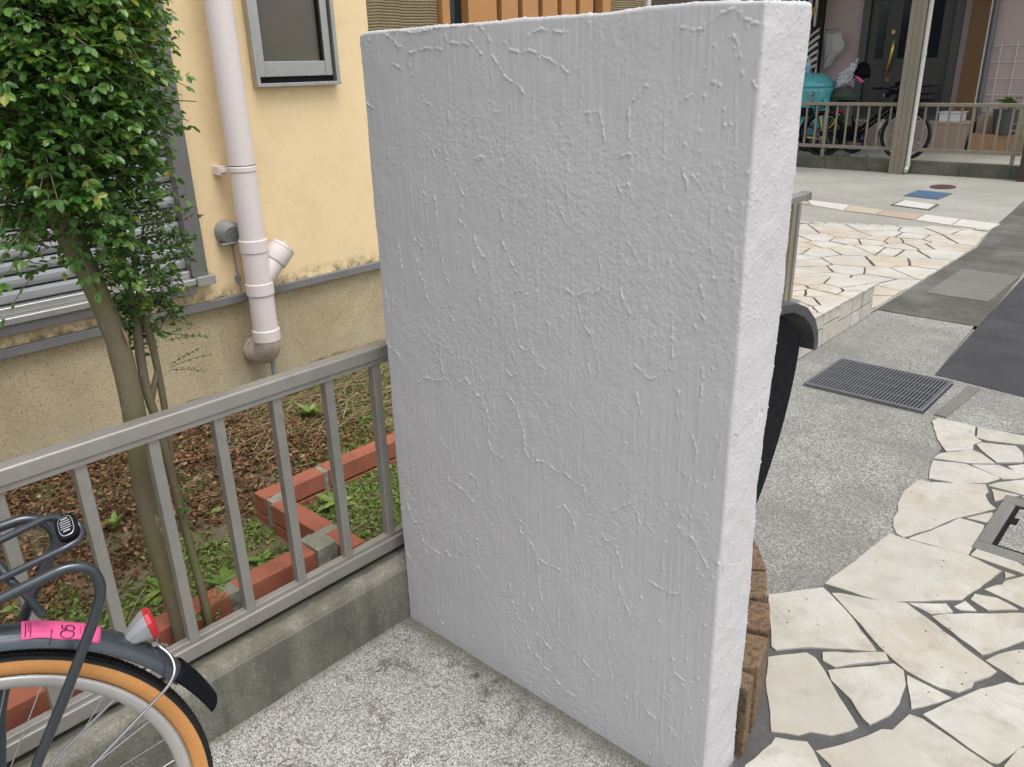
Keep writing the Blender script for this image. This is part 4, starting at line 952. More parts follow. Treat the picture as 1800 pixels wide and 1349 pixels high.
trunk_mesh(tm, [(-1.75, .695, .66), (-1.76, .706, .76), (-1.77, .713, .875), (-1.78, .714, 1.0), (-1.80, .72, 1.1), (-1.80, .74, 1.28)], [.006, .0075, .008, .0085, .007, .003], 6, 12)
tm.build('trunk', MAT['bark'], t2, smooth=True)
def crown2():
    rr = np.random.default_rng(8); B, Dd, Ln, Nl, LL, TB = [], [], [], [], [], []
    while len(B) < 560:
        z = rr.uniform(.90, 1.36); wd = .03+.055*np.clip((z-.9)/.25, 0, 1)*(1+.4*math.sin(z*23)); a = rr.uniform(0, 2*PI); q = rr.random()**.6
        pos = np.array([-1.8+math.cos(a)*wd*q*.9, .727+math.sin(a)*wd*q, z])
        if vn(pos[None], .05, 75)[0] < -.35: continue
        B.append(pos); Dd.append(np.array([math.cos(a), math.sin(a), .25])+rr.normal(size=3)*.5); Ln.append(rr.uniform(.03, .06)); Nl.append(int(rr.integers(2, 5))); LL.append(rr.uniform(.010, .017)); TB.append(np.clip(rr.normal(.38, .16), 0, .85))
    for k in range(10):
        B.append(np.array([-1.79, .75, rr.uniform(.86, .98)])); Dd.append(np.array([.1, 1, rr.uniform(-.2, .6)])); Ln.append(rr.uniform(.06, .1)); Nl.append(6); LL.append(.009); TB.append(.5)
    for k in range(12):   # low shoots at the base
        B.append(np.array([-1.70+rr.normal()*.012, .705+rr.normal()*.015, rr.uniform(.2, .30)])); Dd.append(rr.normal(size=3)*.6+[.2, .1, .7]); Ln.append(.035); Nl.append(3); LL.append(.010); TB.append(.6)
    for k in range(9):
        B.append(np.array([-1.725, .69+rr.normal()*.012, rr.uniform(.42, .62)])); Dd.append(rr.normal(size=3)*.6+[.3, .3, .2]); Ln.append(.04); Nl.append(3); LL.append(.013); TB.append(.4)
    (V, F, T), st = sprigs(B, Dd, Ln, Nl, LL, rr, .15, TB)
    fast_mesh('crown', V-np.array(LOC[t2.name]), F, MAT['leaf'], t2, T, smooth=False)
    tw = MB(); [tw.tube(l, .0009, 4, False) for l in st[::2]]; tw.build('fine_branches', MAT['bark'], t2)
crown2()
# ------------------------------------------------------------ leaf litter, straw, moss and weeds
def scatter(n, fn, rr, xr=(-3.06, -1.68), yr=(-.6, 2.6)):
    out = []
    while len(out) < n:
        x = rr.uniform(*xr); y = rr.uniform(*yr)
        if rr.random() < fn(x, y) and not ((-2.18 < x < -2.1 and y > 1.09) or (-2.18 < x < -1.66 and 1.08 < y < 1.16) or (-1.8 < x < -1.715 and y < 1.09)): out.append((x, y))
    P = np.array([(x, y, 0) for x, y in out]); P[:, 2] = soil_z(P[:, 0], P[:, 1])+soil_noise(P); return P
def litter():
    rr = np.random.default_rng(21)
    def f(x, y):
        P = np.array([[x, y, 0.]]); k = np.clip((-2.14-x-.06*math.sin(y*9))/.12, .05, 1)*(1 if y < 1.42 else max(.12, 1-(y-1.42)*2.2))
        return float(k*np.clip(.75+.6*vn(P, .14, 81)[0], .1, 1))
    P = scatter(26000, f, rr); n = len(P); heap = np.clip((-2.05-P[:, 0])/.3, 0, 1); P[:, 2] += rr.uniform(0, .022, n)*heap+.002
    D = rr.normal(size=(n, 3)); D[:, 2] *= .35; N = rr.normal(size=(n, 3))*.55+np.array([0, 0, 1.])
    V, F, T = leaves(P, D, N, rr.uniform(.010, .027, n), rr.uniform(.006, .013, n), rr.uniform(-.5, .9, n), np.clip(rr.beta(1.9, 1.7, n), 0, 1))
    tag(fast_mesh('leaf_litter', V, F, MAT['litter'], None, T, False), kind='stuff')
    # pale chips and small debris
    n = 5000; P = scatter(n, lambda x, y: .5, rr); P[:, 2] += .003; D = rr.normal(size=(n, 3)); D[:, 2] *= .2
    V, F, T = leaves(P, D, np.tile([0, 0, 1.], (n, 1))+rr.normal(size=(n, 3))*.3, rr.uniform(.004, .013, n), rr.uniform(.0015, .004, n), rr.uniform(-.3, .5, n), rr.random(n))
    tag(fast_mesh('dry_debris', V, F, MAT['straw'], None, T, False), kind='stuff')
    mb = MB(); P = scatter(1300, lambda x, y: (.02 if y < 1.0 else 1.0 if x < -2.45 and y > 1.3 else .07), rr)
    for p in P:
        a = rr.normal()*.55+PI/2; L = rr.uniform(.04, .17); d = np.array([math.cos(a), math.sin(a), 0])*L/2; h = rr.uniform(.004, .03)
        mb.tube([p-d+[0, 0, h], p+[0, 0, h+.006], p+d+[0, 0, h+rr.uniform(-.006, .012)]], rr.uniform(.0007, .0018), 4, False, rr.random())
    tag(mb.build('straw', MAT['straw']), kind='stuff')
litter()
def greens():
    rr = np.random.default_rng(31)
    def f(x, y):
        P = np.array([[x, y, 0.]]); return float(np.clip(.55+.8*vn(P, .10, 85)[0]+.5*(x > -2.15)+.35*(y > 1.25 and x > -2.6), 0, 1))*(1 if x > -2.25 or y > 1.3 else .12)
    P = scatter(27000, f, rr); n = len(P); P[:, 2] += rr.uniform(.0, .006, n); D = rr.normal(size=(n, 3)); D[:, 2] = abs(D[:, 2])*.5+.15
    V, F, T = leaves(P, D, np.tile([0, 0, 1.], (n, 1))+rr.normal(size=(n, 3))*.3, rr.uniform(.008, .022, n), rr.uniform(.005, .013, n), rr.uniform(0, .4, n), rr.random(n))
    tag(fast_mesh('ground_cover', V, F, MAT['weed'], None, T, False), kind='stuff')
    P = scatter(3600, lambda x, y: f(x, y)*(1 if x > -2.1 else .3), rr); n = len(P); D = rr.normal(size=(n, 3))*.5; D[:, 2] = rr.uniform(.5, 1.3, n)
    V, F, T = leaves(P, D, rr.normal(size=(n, 3)), rr.uniform(.015, .055, n), rr.uniform(.0016, .003, n), rr.uniform(.1, .8, n), rr.random(n))
    tag(fast_mesh('grass', V, F, MAT['weed'], None, T, False), kind='stuff')
greens()
WEEDS = [((-2.62, 1.62), 1.5, 'upright', 'upright leafy weed by the straw between the third and fourth baluster gap'), ((-2.5, 1.78), .9, 'flat', 'weed growing by the straw near the far brick row'),
         ((-2.02, 1.3), 1.3, 'flat', 'broad-leaved weed in the inner corner of the brick edging'), ((-2.3, 1.95), 1.0, 'flat', 'weed rosette behind the far row of bricks'),
         ((-1.95, .86), 1.3, 'flat', 'weed rosette right of the sapling behind the railing'), ((-2.05, .72), 1.2, 'flat', 'weed rosette just behind the sapling'),
         ((-2.0, .47), 1.5, 'flat', 'large weed rosette left of the thick trunk'), ((-1.9, .38), 1.3, 'flat', 'weed rosette beside the bicycle carrier'),
         ((-2.25, .42), 1.1, 'flat', 'weed among dead leaves left of the thick trunk'), ((-2.45, .75), 1.0, 'upright', 'single pale weed standing in the dead leaves behind the sapling'),
         ((-2.3, 1.0), .8, 'flat', 'small weed in the dead leaves left of the brick corner'), ((-1.98, 1.0), .9, 'flat', 'small weed below the brick corner'),
         ((-2.6, .3), .9, 'upright', 'small weed in the dead leaves behind the bicycle'), ((-1.87, 1.55), .9, 'upright', 'grassy weed inside the brick edging beside the slab'),
         ((-1.9, .2), 1.2, 'flat', 'weed rosette behind the bicycle wheel'), ((-2.1, .1), 1.1, 'flat', 'weed rosette behind the bicycle carrier hoop')]
def weeds():
    rr = np.random.default_rng(41)
    for (x, y), s, kind, lab in WEEDS:
        n = 9 if kind == 'flat' else 12; P = np.tile([x, y, soil_at(x, y)+.004], (n, 1))+rr.normal(size=(n, 3))*.004*s; a = np.arange(n)*2.4+rr.random()*6
        el_ = rr.uniform(.15, .7, n) if kind == 'flat' else rr.uniform(.8, 2.0, n)
        D = np.stack([np.cos(a), np.sin(a), el_], 1); N = np.stack([-np.cos(a)*el_, -np.sin(a)*el_, np.ones(n)], 1)+rr.normal(size=(n, 3))*.15
        L = rr.uniform(.035, .065, n)*s; V, F, T = leaves(P, D, N, L, L*rr.uniform(.32, .48, n), rr.uniform(.2, .8, n), rr.uniform(.2, 1, n))
        o = fast_mesh('weed', V-P[0], F, MAT['weed'], None, T, False); o.location = P[0]; tag(o, lab, 'weed', 'weeds growing in the garden bed')
weeds()
# ------------------------------------------------------------ bicycle at the lower left (built in its own axes, then placed)
byaw, blean = .261, -.079
bu = Vector((math.sin(byaw), math.cos(byaw), 0)); bn0 = Vector((math.cos(byaw), -math.sin(byaw), 0))
bw = math.cos(blean)*Vector((0, 0, 1))+math.sin(blean)*bn0; bn = bu.cross(bw)
bi = thing('bicycle', 'grey bicycle with orange-sided tyre, rear carrier and pink sticker at the lower left', 'bicycle')
def ring(mb, cz, R, prof, n=120, a0=0, a1=2*PI, cx=0):
    """lathe a (radius offset, side) profile round the wheel axle; closed when a full turn"""
    full = abs(a1-a0-2*PI) < 1e-6; m = n if full else n+1; k = len(prof); vs = []
    for i in range(m):
        a = a0+(a1-a0)*i/n
        for (dr, s) in prof: vs.append((cx+(R+dr)*math.cos(a), s, cz+(R+dr)*math.sin(a)))
    fs = [(i*k+j, i*k+j+1, ((i+1) % m)*k+j+1, ((i+1) % m)*k+j) for i in range(n) for j in range(k-1)]
    return mb.add(vs, fs)
def circ(r, n=16, a0=0, a1=2*PI, dr=0): return [(dr+r*math.cos(a0+(a1-a0)*i/n), r*math.sin(a0+(a1-a0)*i/n)) for i in range(n+1)]
WR = .345
def wheel(cx, parent):
    wh = bpy.data.objects.new('wheel', None); C.objects.link(wh); wh.parent = parent; LOC[wh.name] = Vector((0, 0, 0))
    m = MB(); ring(m, WR, WR-.019, [(.0195*math.cos(a), .0185*math.sin(a)) for a in [math.radians(x) for x in (-62, -50, -35, -18, 0, 18, 35, 50, 62)]], 160, cx=cx)
    for i in range(230):   # tread blocks
        a = 2*PI*i/230
        for s in (-.0125, -.0065, 0, .0065, .0125):
            rr = WR-.019+.0195*math.cos(s/.0185)-.001; c, q = math.cos(a+(.0137 if abs(s) < .01 and s else 0)), math.sin(a+(.0137 if abs(s) < .01 and s else 0)); tx, tz = -q, c
            p = [(cx+(rr+h)*c+tx*d, s+e, WR+(rr+h)*q+tz*d) for h in (0, .0022) for d, e in ((-.003, -.002), (.003, -.002), (.003, .002), (-.003, .002))]
            m.add(p, [(4, 5, 6, 7), (0, 1, 5, 4), (1, 2, 6, 5), (2, 3, 7, 6), (3, 0, 4, 7)])
    m.build('tyre_tread', MAT['rubber'], wh, smooth=False)
    m = MB()
    for sg in (1, -1): ring(m, WR, WR-.019, [(.0195*math.cos(a), sg*.0192*math.sin(a)) for a in [math.radians(x) for x in (58, 75, 95, 115, 135, 150)]], 160, cx=cx)
    for i in range(150):   # little ribs along the sidewall
        a = 2*PI*i/150; c, q = math.cos(a), math.sin(a)
        for sg in (1, -1):
            p = [(cx+rr*math.cos(a+d), sg*y, WR+rr*math.sin(a+d)) for rr, y in ((WR-.0165, .0198), (WR-.0215, .0203)) for d in (0, .008)]; m.add(p, [(0, 1, 3, 2)])
    m.build('tyre_sidewall', MAT['gum'], wh, smooth=True)
    m = MB(); ring(m, WR, WR-.04, [(.004, -.0135), (.006, -.0145), (-.001, -.0155), (-.016, -.0135), (-.0185, -.006), (-.0185, .006), (-.016, .0135), (-.001, .0155), (.006, .0145), (.004, .0135)], 160, cx=cx)
    m.build('rim', MAT['rim'], wh, smooth=True)
    m = MB()
    for i in range(36):
        a = 2*PI*i/36+.06; sg = 1 if i % 2 else -1; b = a+(.9 if (i//2) % 2 else -.9)
        m.tube([(cx+(WR-.058)*math.cos(a), 0, WR+(WR-.058)*math.sin(a)), (cx+.028*math.cos(b), sg*.03, WR+.028*math.sin(b))], .001, 6)
    m.build('spokes', MAT['chrome'], wh, smooth=True)
    m = MB(); m.tube([(cx, -.05, WR), (cx, -.03, WR), (cx, -.029, WR), (cx, .029, WR), (cx, .03, WR), (cx, .05, WR)], [.014, .014, .034, .034, .014, .014], 24); m.tube([(cx, -.075, WR), (cx, .075, WR)], .006, 12)
    m.build('hub', MAT['rim'], wh, bevel=.002)
    return wh
wheel(0, bi); wheel(-1.12, bi)
# rear mudguard
FR = .378; fm = MB(); a0, a1 = math.radians(17), math.radians(200)
profF = [(-.012, -.031), (-.004, -.0285), (.004, -.021), (.0095, -.011), (.0115, 0), (.0095, .011), (.004, .021), (-.004, .0285), (-.012, .031)]
ring(fm, WR, FR, profF, 90, math.radians(30), a1); ring(fm, WR, FR-.002, [(a-.001, b*.96) for a, b in profF], 90, math.radians(30), a1)
fen = fm.build('mudguard', MAT['fender'], bi, smooth=True)
m = MB(); n_ = 14; k = len(profF)
vs = []
for i in range(n_+1):
    t = i/n_; a = math.radians(31.5-14.5*t)
    for dr, s in profF: vs.append(((FR+.0012+dr*(1-.3*t)+.004*t)*math.cos(a), s*(1+.18*t), WR+(FR+.0012+dr*(1-.3*t)+.004*t)*math.sin(a)))
m.add(vs, [(i*k+j, i*k+j+1, (i+1)*k+j+1, (i+1)*k+j) for i in range(n_) for j in range(k-1)])
o = m.build('mud_flap', MAT['black'], fen, smooth=True); s_ = o.modifiers.new('thick', 'SOLIDIFY'); s_.thickness = .003
# chrome stay
st_ = MB()
for sg in (-1, 1):
    st_.tube(fillet([(.302, 0, WR+.252), (.318, sg*.02, WR+.236), (.318, sg*.043, WR+.218), (.30, sg*.052, WR+.20), (.012, sg*.055, WR+.01)], .02, 6), .0028, 10)
st_.tube([(.298, -.012, WR+.262), (.304, .012, WR+.262)], .005, 10)
st_.build('mudguard_stay', MAT['chrome'], bi, smooth=True)
# sticker: wraps over the top of the mudguard
def on_fender(a, s, lift=.001):
    ss = abs(s); dr = np.interp(ss, [0, .011, .021, .0285, .031], [.0115, .0095, .004, -.004, -.012])
    rr = FR+dr+lift; return (rr*math.cos(a), s, WR+rr*math.sin(a))
A0, A1 = math.radians(71.5), math.radians(54.5)
m = MB(); nu, nv = 16, 12; vs = [on_fender(A0+(A1-A0)*i/nu, -.0275+.037*j/nv, .0022+.0012*(1-math.cos(i*.8))*(j < 3)) for i in range(nu+1) for j in range(nv+1)]
m.add(vs, [(i*(nv+1)+j, (i+1)*(nv+1)+j, (i+1)*(nv+1)+j+1, i*(nv+1)+j+1) for i in range(nu) for j in range(nv)])
sk = m.build('sticker', MAT['pink'], fen, smooth=True); s_ = sk.modifiers.new('thick', 'SOLIDIFY'); s_.thickness = .0008
ink = MB()
def stroke(pts, w_):   # pts in sticker space (t along the guard 0..1, s across in metres)
    P = [Vector(on_fender(A0+(A1-A0)*t, s*1.12-.0125, .0042)) for t, s in pts]
    for a, b in zip(P[:-1], P[1:]):
        d = (b-a).normalized(); nrm = Vector((((a+b)/2).x, 0, ((a+b)/2).z-WR)).normalized(); q = d.cross(nrm).normalized()*w_/2; e = d*w_*.3
        ink.add([a-q-e, a+q-e, b+q+e, b-q+e], [(0, 1, 2, 3)])
TL = .0066/ (abs(A1-A0)*FR)*1.0
def glyph0(tc, sc, ht, wd): return [(tc+ht*math.cos(a), sc+wd*math.sin(a)) for a in [2*PI*i/18 for i in range(19)]]
stroke(glyph0(.56, -.0085, .085, .0046), .0019)
stroke([(.485, .0035), (.485, -.0018), (.545, -.0024), (.53, .0), (.545, .003), (.585, .0046), (.625, .0035), (.64, .0), (.63, -.003)], .0019)
rk = random.Random(4)
for t_, s0, s1, wi_ in ((.05, -.012, .009, .0015), (.085, -.006, .012, .001), (.11, -.012, .010, .0013), (.16, .004, .014, .0007), (.20, .006, .013, .0007), (.36, -.018, -.003, .0014), (.38, .004, .01, .0006), (.72, -.008, .006, .0007), (.77, -.004, .008, .0011), (.71, -.015, -.0125, .0009)):
    s = s0
    while s < s1:
        ln = rk.uniform(.0008, .0017); stroke([(t_, s), (t_+rk.uniform(-.004, .004), s+ln)], wi_); s += ln+.0009
ink.build('sticker_print', MAT['ink'], sk)
# rear reflector lamp
m = MB(); base = Vector((.258, 0, WR+.274)); ax = Vector((.97, 0, .16)).normalized(); upv = Vector((-.16, 0, .97)).normalized()
def sect(t, hh, hw, rise): return [tuple(base+ax*t+upv*(rise+hh*dz)+Vector((0, hw*dy, 0))) for dy, dz in ((-1, -.6), (-.75, -1), (.75, -1), (1, -.6), (1, .4), (.55, 1), (-.55, 1), (-1, .4))]
secs = [sect(-.012, .003, .006, .004), sect(.012, .013, .016, .011), sect(.034, .021, .0215, .017), sect(.04, .0225, .0228, .0175)]
vs = [p for s in secs for p in s]; m.add(vs, [(i*8+j, i*8+(j+1) % 8, (i+1)*8+(j+1) % 8, (i+1)*8+j) for i in range(3) for j in range(8)]+[tuple(range(7, -1, -1)), tuple(range(24, 32))])
rf = m.build('rear_reflector', MAT['steelgrey'], bi, bevel=.002)
m = MB(); secs = [sect(.0395, .0235, .0238, .0175), sect(.0475, .0235, .0235, .0175), sect(.052, .019, .019, .0175)]; vs = [p for s in secs for p in s]
m.add(vs, [(i*8+j, i*8+(j+1) % 8, (i+1)*8+(j+1) % 8, (i+1)*8+j) for i in range(2) for j in range(8)]+[tuple(range(7, -1, -1)), tuple(range(16, 24))]); m.build('red_lens', MAT['red'], rf, bevel=.0015)
# carrier: two side hoops, deck rails and the end plate
cr_ = MB()
near = [(.015, -.062, WR+.005), (.095, -.07, .507), (.160, -.07, .613), (.224, -.07, .724), (.243, -.07, .768), (.236, -.07, .806), (.205, -.07, .818), (.114, -.07, .799), (-.12, -.07, .75), (-.34, -.045, .70)]
far_ = [(.015, .062, WR+.005), (.06, .07, .55), (.129, .07, .699), (.176, .07, .77), (.2, .07, .808), (.19, .07, .842), (.165, .07, .857), (.12, .07, .853), (-.12, .07, .80), (-.34, .045, .72)]
cr_.tube(fillet(near, .03, 5), .0082, 16); cr_.tube(fillet(far_, .035, 5), .0082, 16)
car = cr_.build('carrier_hoops', MAT['gun'], bi, smooth=True)
dk = MB()
dk.tube(fillet([(-.12, .028, .80), (.10, .028, .842), (.196, .026, .866), (.214, .012, .864)], .015, 5), .0058, 14)
dk.tube(fillet([(-.12, -.028, .77), (.112, -.024, .808), (.212, -.026, .830), (.233, -.016, .834), (.236, .004, .845), (.222, .016, .862)], .014, 5), .0058, 14)
dk.tube(fillet([(.06, .072, .846), (.105, .04, .838), (.128, -.02, .80), (.143, -.02, .768), (.153, -.02, .738)], .02, 5), .0062, 14)
dk.tube([(.151, -.02, .742), (.156, -.02, .729)], .0075, 14)
dk.tube([(.08, -.07, .793), (.09, -.024, .806), (.09, .028, .836), (.08, .07, .842)], .005, 12)
dk.build('carrier_deck', MAT['gun'], car, smooth=True)
pc = Vector((.217, -.004, .852)); pa = Vector((.9, 0, .16)).normalized(); pb = Vector((0, -.87, -.5)).normalized(); pn = pa.cross(pb).normalized(); pn = pn if pn.z > 0 else -pn
def plate(rx, ry, z0, z1, n=28):
    mb = MB(); vs = []
    for z in (z0, z1): vs += [tuple(pc+pa*rx*math.copysign(abs(math.cos(a))**.7, math.cos(a))+pb*ry*math.copysign(abs(math.sin(a))**.7, math.sin(a))+pn*z) for a in [2*PI*i/n for i in range(n)]]
    mb.add(vs, [tuple(range(n-1, -1, -1)), tuple(range(n, 2*n))]+[(i, (i+1) % n, n+(i+1) % n, n+i) for i in range(n)]); return mb
plate(.016, .0245, -.0055, .0055).build('end_plate', MAT['black'], car, bevel=.002)
plate(.0115, .0195, .005, .0067).build('badge', MAT['chrome'], car, bevel=.0008)
plate(.0099, .0175, .0065, .0074).build('badge_field', MAT['black'], car)
bd = MB()
for i, (s, w_) in enumerate(((-.012, .0035), (-.007, .0022), (-.0028, .0022), (.0016, .0022), (.006, .0022), (.011, .0035))):
    c_ = pc+pb*s+pn*.0084; L = .005 if i in (0, 5) else .0075; bd.add([tuple(c_+pa*L+pb*w_*.45), tuple(c_-pa*L+pb*w_*.45), tuple(c_-pa*L-pb*w_*.45), tuple(c_+pa*L-pb*w_*.45)], [(0, 1, 2, 3)])
bd.build('badge_mark', MAT['silver'], car)
# frame, saddle, bars, cranks (mostly outside the picture)
fr_ = MB()
for sg in (-1, 1):
    fr_.tube([(0, sg*.065, WR), (-.42, sg*.035, .29)], .009, 12); fr_.tube([(0, sg*.065, WR), (-.47, sg*.02, .74)], .008, 12); fr_.tube([(-1.12, sg*.055, WR), (-1.06, sg*.05, .62), (-1.0, sg*.03, .76)], .012, 12)
fr_.tube([(-.42, 0, .29), (-.52, 0, .86)], .016, 16); fr_.tube([(-.42, 0, .29), (-.96, 0, .70)], .02, 16); fr_.tube([(-.50, 0, .55), (-.965, 0, .80)], .016, 16); fr_.tube([(-1.0, 0, .70), (-.95, 0, .92)], .018, 16)
fr_.build('frame', MAT['fender'], bi, smooth=True)
sd = MB(); sd.add([(-.42, -.085, .93), (-.42, .085, .93), (-.50, .10, .94), (-.50, -.10, .94), (-.62, .03, .93), (-.62, -.03, .93), (-.70, .02, .92), (-.70, -.02, .92)]+[(-.42, -.07, .88), (-.42, .07, .88), (-.50, .08, .88), (-.50, -.08, .88), (-.62, .02, .88), (-.62, -.02, .88), (-.70, .012, .89), (-.70, -.012, .89)],
       [(0, 1, 2, 3), (3, 2, 4, 5), (5, 4, 6, 7), (8, 11, 10, 9), (11, 13, 12, 10), (13, 15, 14, 12), (0, 8, 9, 1), (1, 9, 10, 2), (2, 10, 12, 4), (4, 12, 14, 6), (6, 14, 15, 7), (7, 15, 13, 5), (5, 13, 11, 3), (3, 11, 8, 0)])
sd.build('saddle', MAT['black'], bi, bevel=.02)
hb = MB(); hb.tube(fillet([(-.72, -.28, 1.03), (-.86, -.27, 1.06), (-.97, -.1, 1.04), (-.95, 0, 1.0), (-.97, .1, 1.04), (-.86, .27, 1.06), (-.72, .28, 1.03)], .06, 5), .011, 12).tube([(-.95, 0, .9), (-.945, 0, 1.01)], .013, 12)
hb.build('handlebar', MAT['chrome'], bi, smooth=True)
ck = MB(); ck.tube([(-.42, -.07, .29), (-.42, .07, .29)], .012, 12).tube([(-.42, -.075, .29), (-.30, -.085, .17)], .009, 10).tube([(-.42, .075, .29), (-.54, .085, .41)], .009, 10).box(-.34, -.26, -.17, -.09, .155, .18).box(-.58, -.50, .09, .17, .40, .42)
ck.build('cranks', MAT['black'], bi)
ks = MB(); ks.tube([(-.02, -.07, WR-.02), (.05, -.20, .015)], .008, 10); ks.build('kickstand', MAT['chrome'], bi)
bi.matrix_world = Matrix(((bu.x, -bn.x, bw.x, -1.25), (bu.y, -bn.y, bw.y, .094), (bu.z, -bn.z, bw.z, 0), (0, 0, 0, 1)))
# ------------------------------------------------------------ letter box behind the slab
mb_ = thing('letter_box', 'black letter box with curved charcoal hood showing behind the right edge of the plaster slab', 'letter box', (-.76, 1.55, 0))
def profile_box(pts, x0, x1): 
    m = MB(); n = len(pts); m.add([(x0, y, z) for y, z in pts]+[(x1, y, z) for y, z in pts], [tuple(range(n)), tuple(range(2*n-1, n-1, -1))]+[(i, n+i, n+(i+1) % n, (i+1) % n) for i in range(n)]); return m
XM = -.665
body = [(1.40, 1.0), (1.44, 1.018), (1.50, 1.02), (1.56, 1.0), (1.60, .97), (1.643, .94), (1.641, .90), (1.634, .86), (1.622, .81), (1.605, .76), (1.583, .71), (1.555, .66), (1.522, .61), (1.485, .565), (1.45, .54), (1.40, .535)]
profile_box(body, XM-.26, XM).build('body', MAT['black'], mb_, bevel=.004)
arc_o = [(1.395, 1.024), (1.44, 1.045), (1.50, 1.047), (1.56, 1.036), (1.62, 1.012), (1.665, .978), (1.692, .94), (1.699, .912), (1.69, .898), (1.676, .902), (1.672, .93), (1.65, .962), (1.608, .993), (1.552, 1.017), (1.50, 1.026), (1.44, 1.025), (1.395, 1.004)]
profile_box(arc_o, XM-.28, XM+.018).build('hood', MAT['hood'], mb_, bevel=.003)
MB().tube([(XM, 1.475, .965), (XM+.006, 1.475, .965)], .007, 16).build('bolt', MAT['gold'], mb_)
MB().box(XM-.17, XM-.09, 1.40, 1.46, 0, .60).build('stand_post', MAT['black'], mb_, bevel=.004)
# ------------------------------------------------------------ clinker brick planter edge
pl_ = thing('brick_planter', 'low curved planter edge of scorched brown clinker bricks at the foot of the slab', 'planter', (-.75, 1.6, 0))
path = [(-.63, 1.30), (-.612, 1.43), (-.655, 1.56), (-.715, 1.665), (-.735, 1.735), (-.79, 1.815), (-.90, 1.93), (-1.05, 2.03), (-1.2, 2.08)]
def cb(cx, cy, ang, L, W, z1, t):
    c, s = math.cos(ang), math.sin(ang); P = [(cx+c*a*L/2-s*b*W/2, cy+s*a*L/2+c*b*W/2) for a, b in ((-1, -1), (1, -1), (1, 1), (-1, 1))]
    MB().prism(P, 0, z1, t).build('brick', MAT['clinker'], pl_, bevel=.004, segs=3)
for P_, z1_, t_ in (([(-.645, 1.417), (-.597, 1.423), (-.582, 1.368), (-.645, 1.368)], .2, .2), ([(-.683, 1.546), (-.631, 1.566), (-.601, 1.452), (-.642, 1.425)], .2, .35), ([(-.742, 1.664), (-.688, 1.688), (-.638, 1.586), (-.684, 1.556)], .203, 1.0),
                    ([(-.803, 1.785), (-.757, 1.815), (-.706, 1.710), (-.745, 1.676)], .2, .25), ([(-.875, 1.885), (-.84, 1.925), (-.765, 1.83), (-.81, 1.795)], .198, .9), ([(-.97, 1.965), (-.945, 2.01), (-.85, 1.935), (-.885, 1.895)], .196, .5), ([(-1.09, 2.02), (-1.08, 2.07), (-.955, 2.02), (-.98, 1.975)], .196, .3)):
    MB().prism(P_, 0, z1_, t_).build('brick', MAT['clinker'], pl_, bevel=.004, segs=3)
MB().prism([(-1.3, 1.38), (-.64, 1.38), (-.66, 1.5), (-.72, 1.62), (-.78, 1.73), (-.95, 1.9), (-1.2, 2.0)], 0, .17).build('planter_soil', MAT['soil'], pl_)
# ------------------------------------------------------------ railing on the raised platform
r2 = thing('platform_railing', 'bronze railing end post on the raised flagstone platform behind the slab', 'railing', (-1.85, 4.2, .2))
MB().box(-1.885, -1.835, 2.75, 4.40, .775, .815).build('top_rail', MAT['alu'], r2, bevel=.006)
MB().box(-1.888, -1.832, 4.40, 4.455, .77, .818).build('rail_cap', MAT['silver'], r2, bevel=.004)
MB().box(-1.9, -1.835, 4.24, 4.33, .2, .778).build('end_post', MAT['post'], r2, bevel=.004)
MB().box(-1.834, -1.826, 4.285, 4.315, .2, .775).build('post_fin', MAT['alu'], r2)
MB().box(-1.93, -1.80, 4.2, 4.38, .2, .218).build('foot_plate', MAT['silver'], r2, bevel=.003)
MB().box(-1.88, -1.845, 2.75, 4.24, .26, .30).build('bottom_rail', MAT['alu'], r2, bevel=.004)
q0 = MB().box(-1.875, -1.85, 4.10, 4.125, .298, .777).build('baluster', MAT['alu'], r2)
for k in range(1, 9):
    c = q0.copy(); C.objects.link(c); c.parent = r2; c.location = (0, -.15*k, 0)
# ------------------------------------------------------------ far yard: low wall, railing, carport post
lw = MB(); x = -9.0
while x < -2.31:
    x2 = min(x+.6, -2.305); lw.box(x+.002, x2-.002, 12.0, 12.13, -.02, .172); x = x2
tag(lw.build('low_wall', MAT['wall_conc'], bevel=.004), 'low mossy concrete block wall under the far railing', 'wall')
fr = thing('far_railing', 'long bronze railing standing on the low wall in front of the pink house', 'railing', (-4, 12.05, .17))
MB().box(-8.9, -2.30, 12.02, 12.07, .872, .918).build('top_rail', MAT['alu_far'], fr, bevel=.008)
MB().box(-8.9, -2.335, 12.02, 12.06, .292, .338).build('bottom_rail', MAT['alu_far'], fr, bevel=.004)
q0 = MB().box(-3.55, -3.527, 12.035, 12.055, .33, .875).build('baluster', MAT['alu_far'], fr)
for k in range(-8, 30):
    if k == 0: continue
    c = q0.copy(); C.objects.link(c); c.parent = fr; c.location = (-.1478*k, 0, 0)
for x in (-4.87, -2.42, -6.9): MB().box(x-.022, x+.022, 12.03, 12.065, .17, .875).build('rail_post', MAT['alu_far'], fr)
cpst = thing('carport', 'carport with a tall bronze post and pale drainpipe in front of the far railing', 'carport', (-3.75, 11.94, 0))
MB().box(-3.86, -3.80, 11.88, 11.98, 0, 3.4).box(-3.80, -3.72, 11.89, 11.97, 0, 3.4).box(-3.72, -3.67, 11.88, 11.98, 0, 3.4).build('post', MAT['post'], cpst, bevel=.004)
MB().tube([(-3.635, 11.93, 3.4), (-3.635, 11.93, .12), (-3.635, 11.91, .07), (-3.62, 11.86, .05)], .028, 18).tube([(-3.635, 11.93, 1.55), (-3.635, 11.93, 1.5)], .032, 18).tube([(-3.635, 11.93, .16), (-3.635, 11.93, .1)], .033, 18).build('drainpipe', MAT['tile_grey'], cpst, smooth=True)

MB().box(-9.5, -2.6, 11.7, 14.6, 3.38, 3.44).build('roof', MAT['post'], cpst)
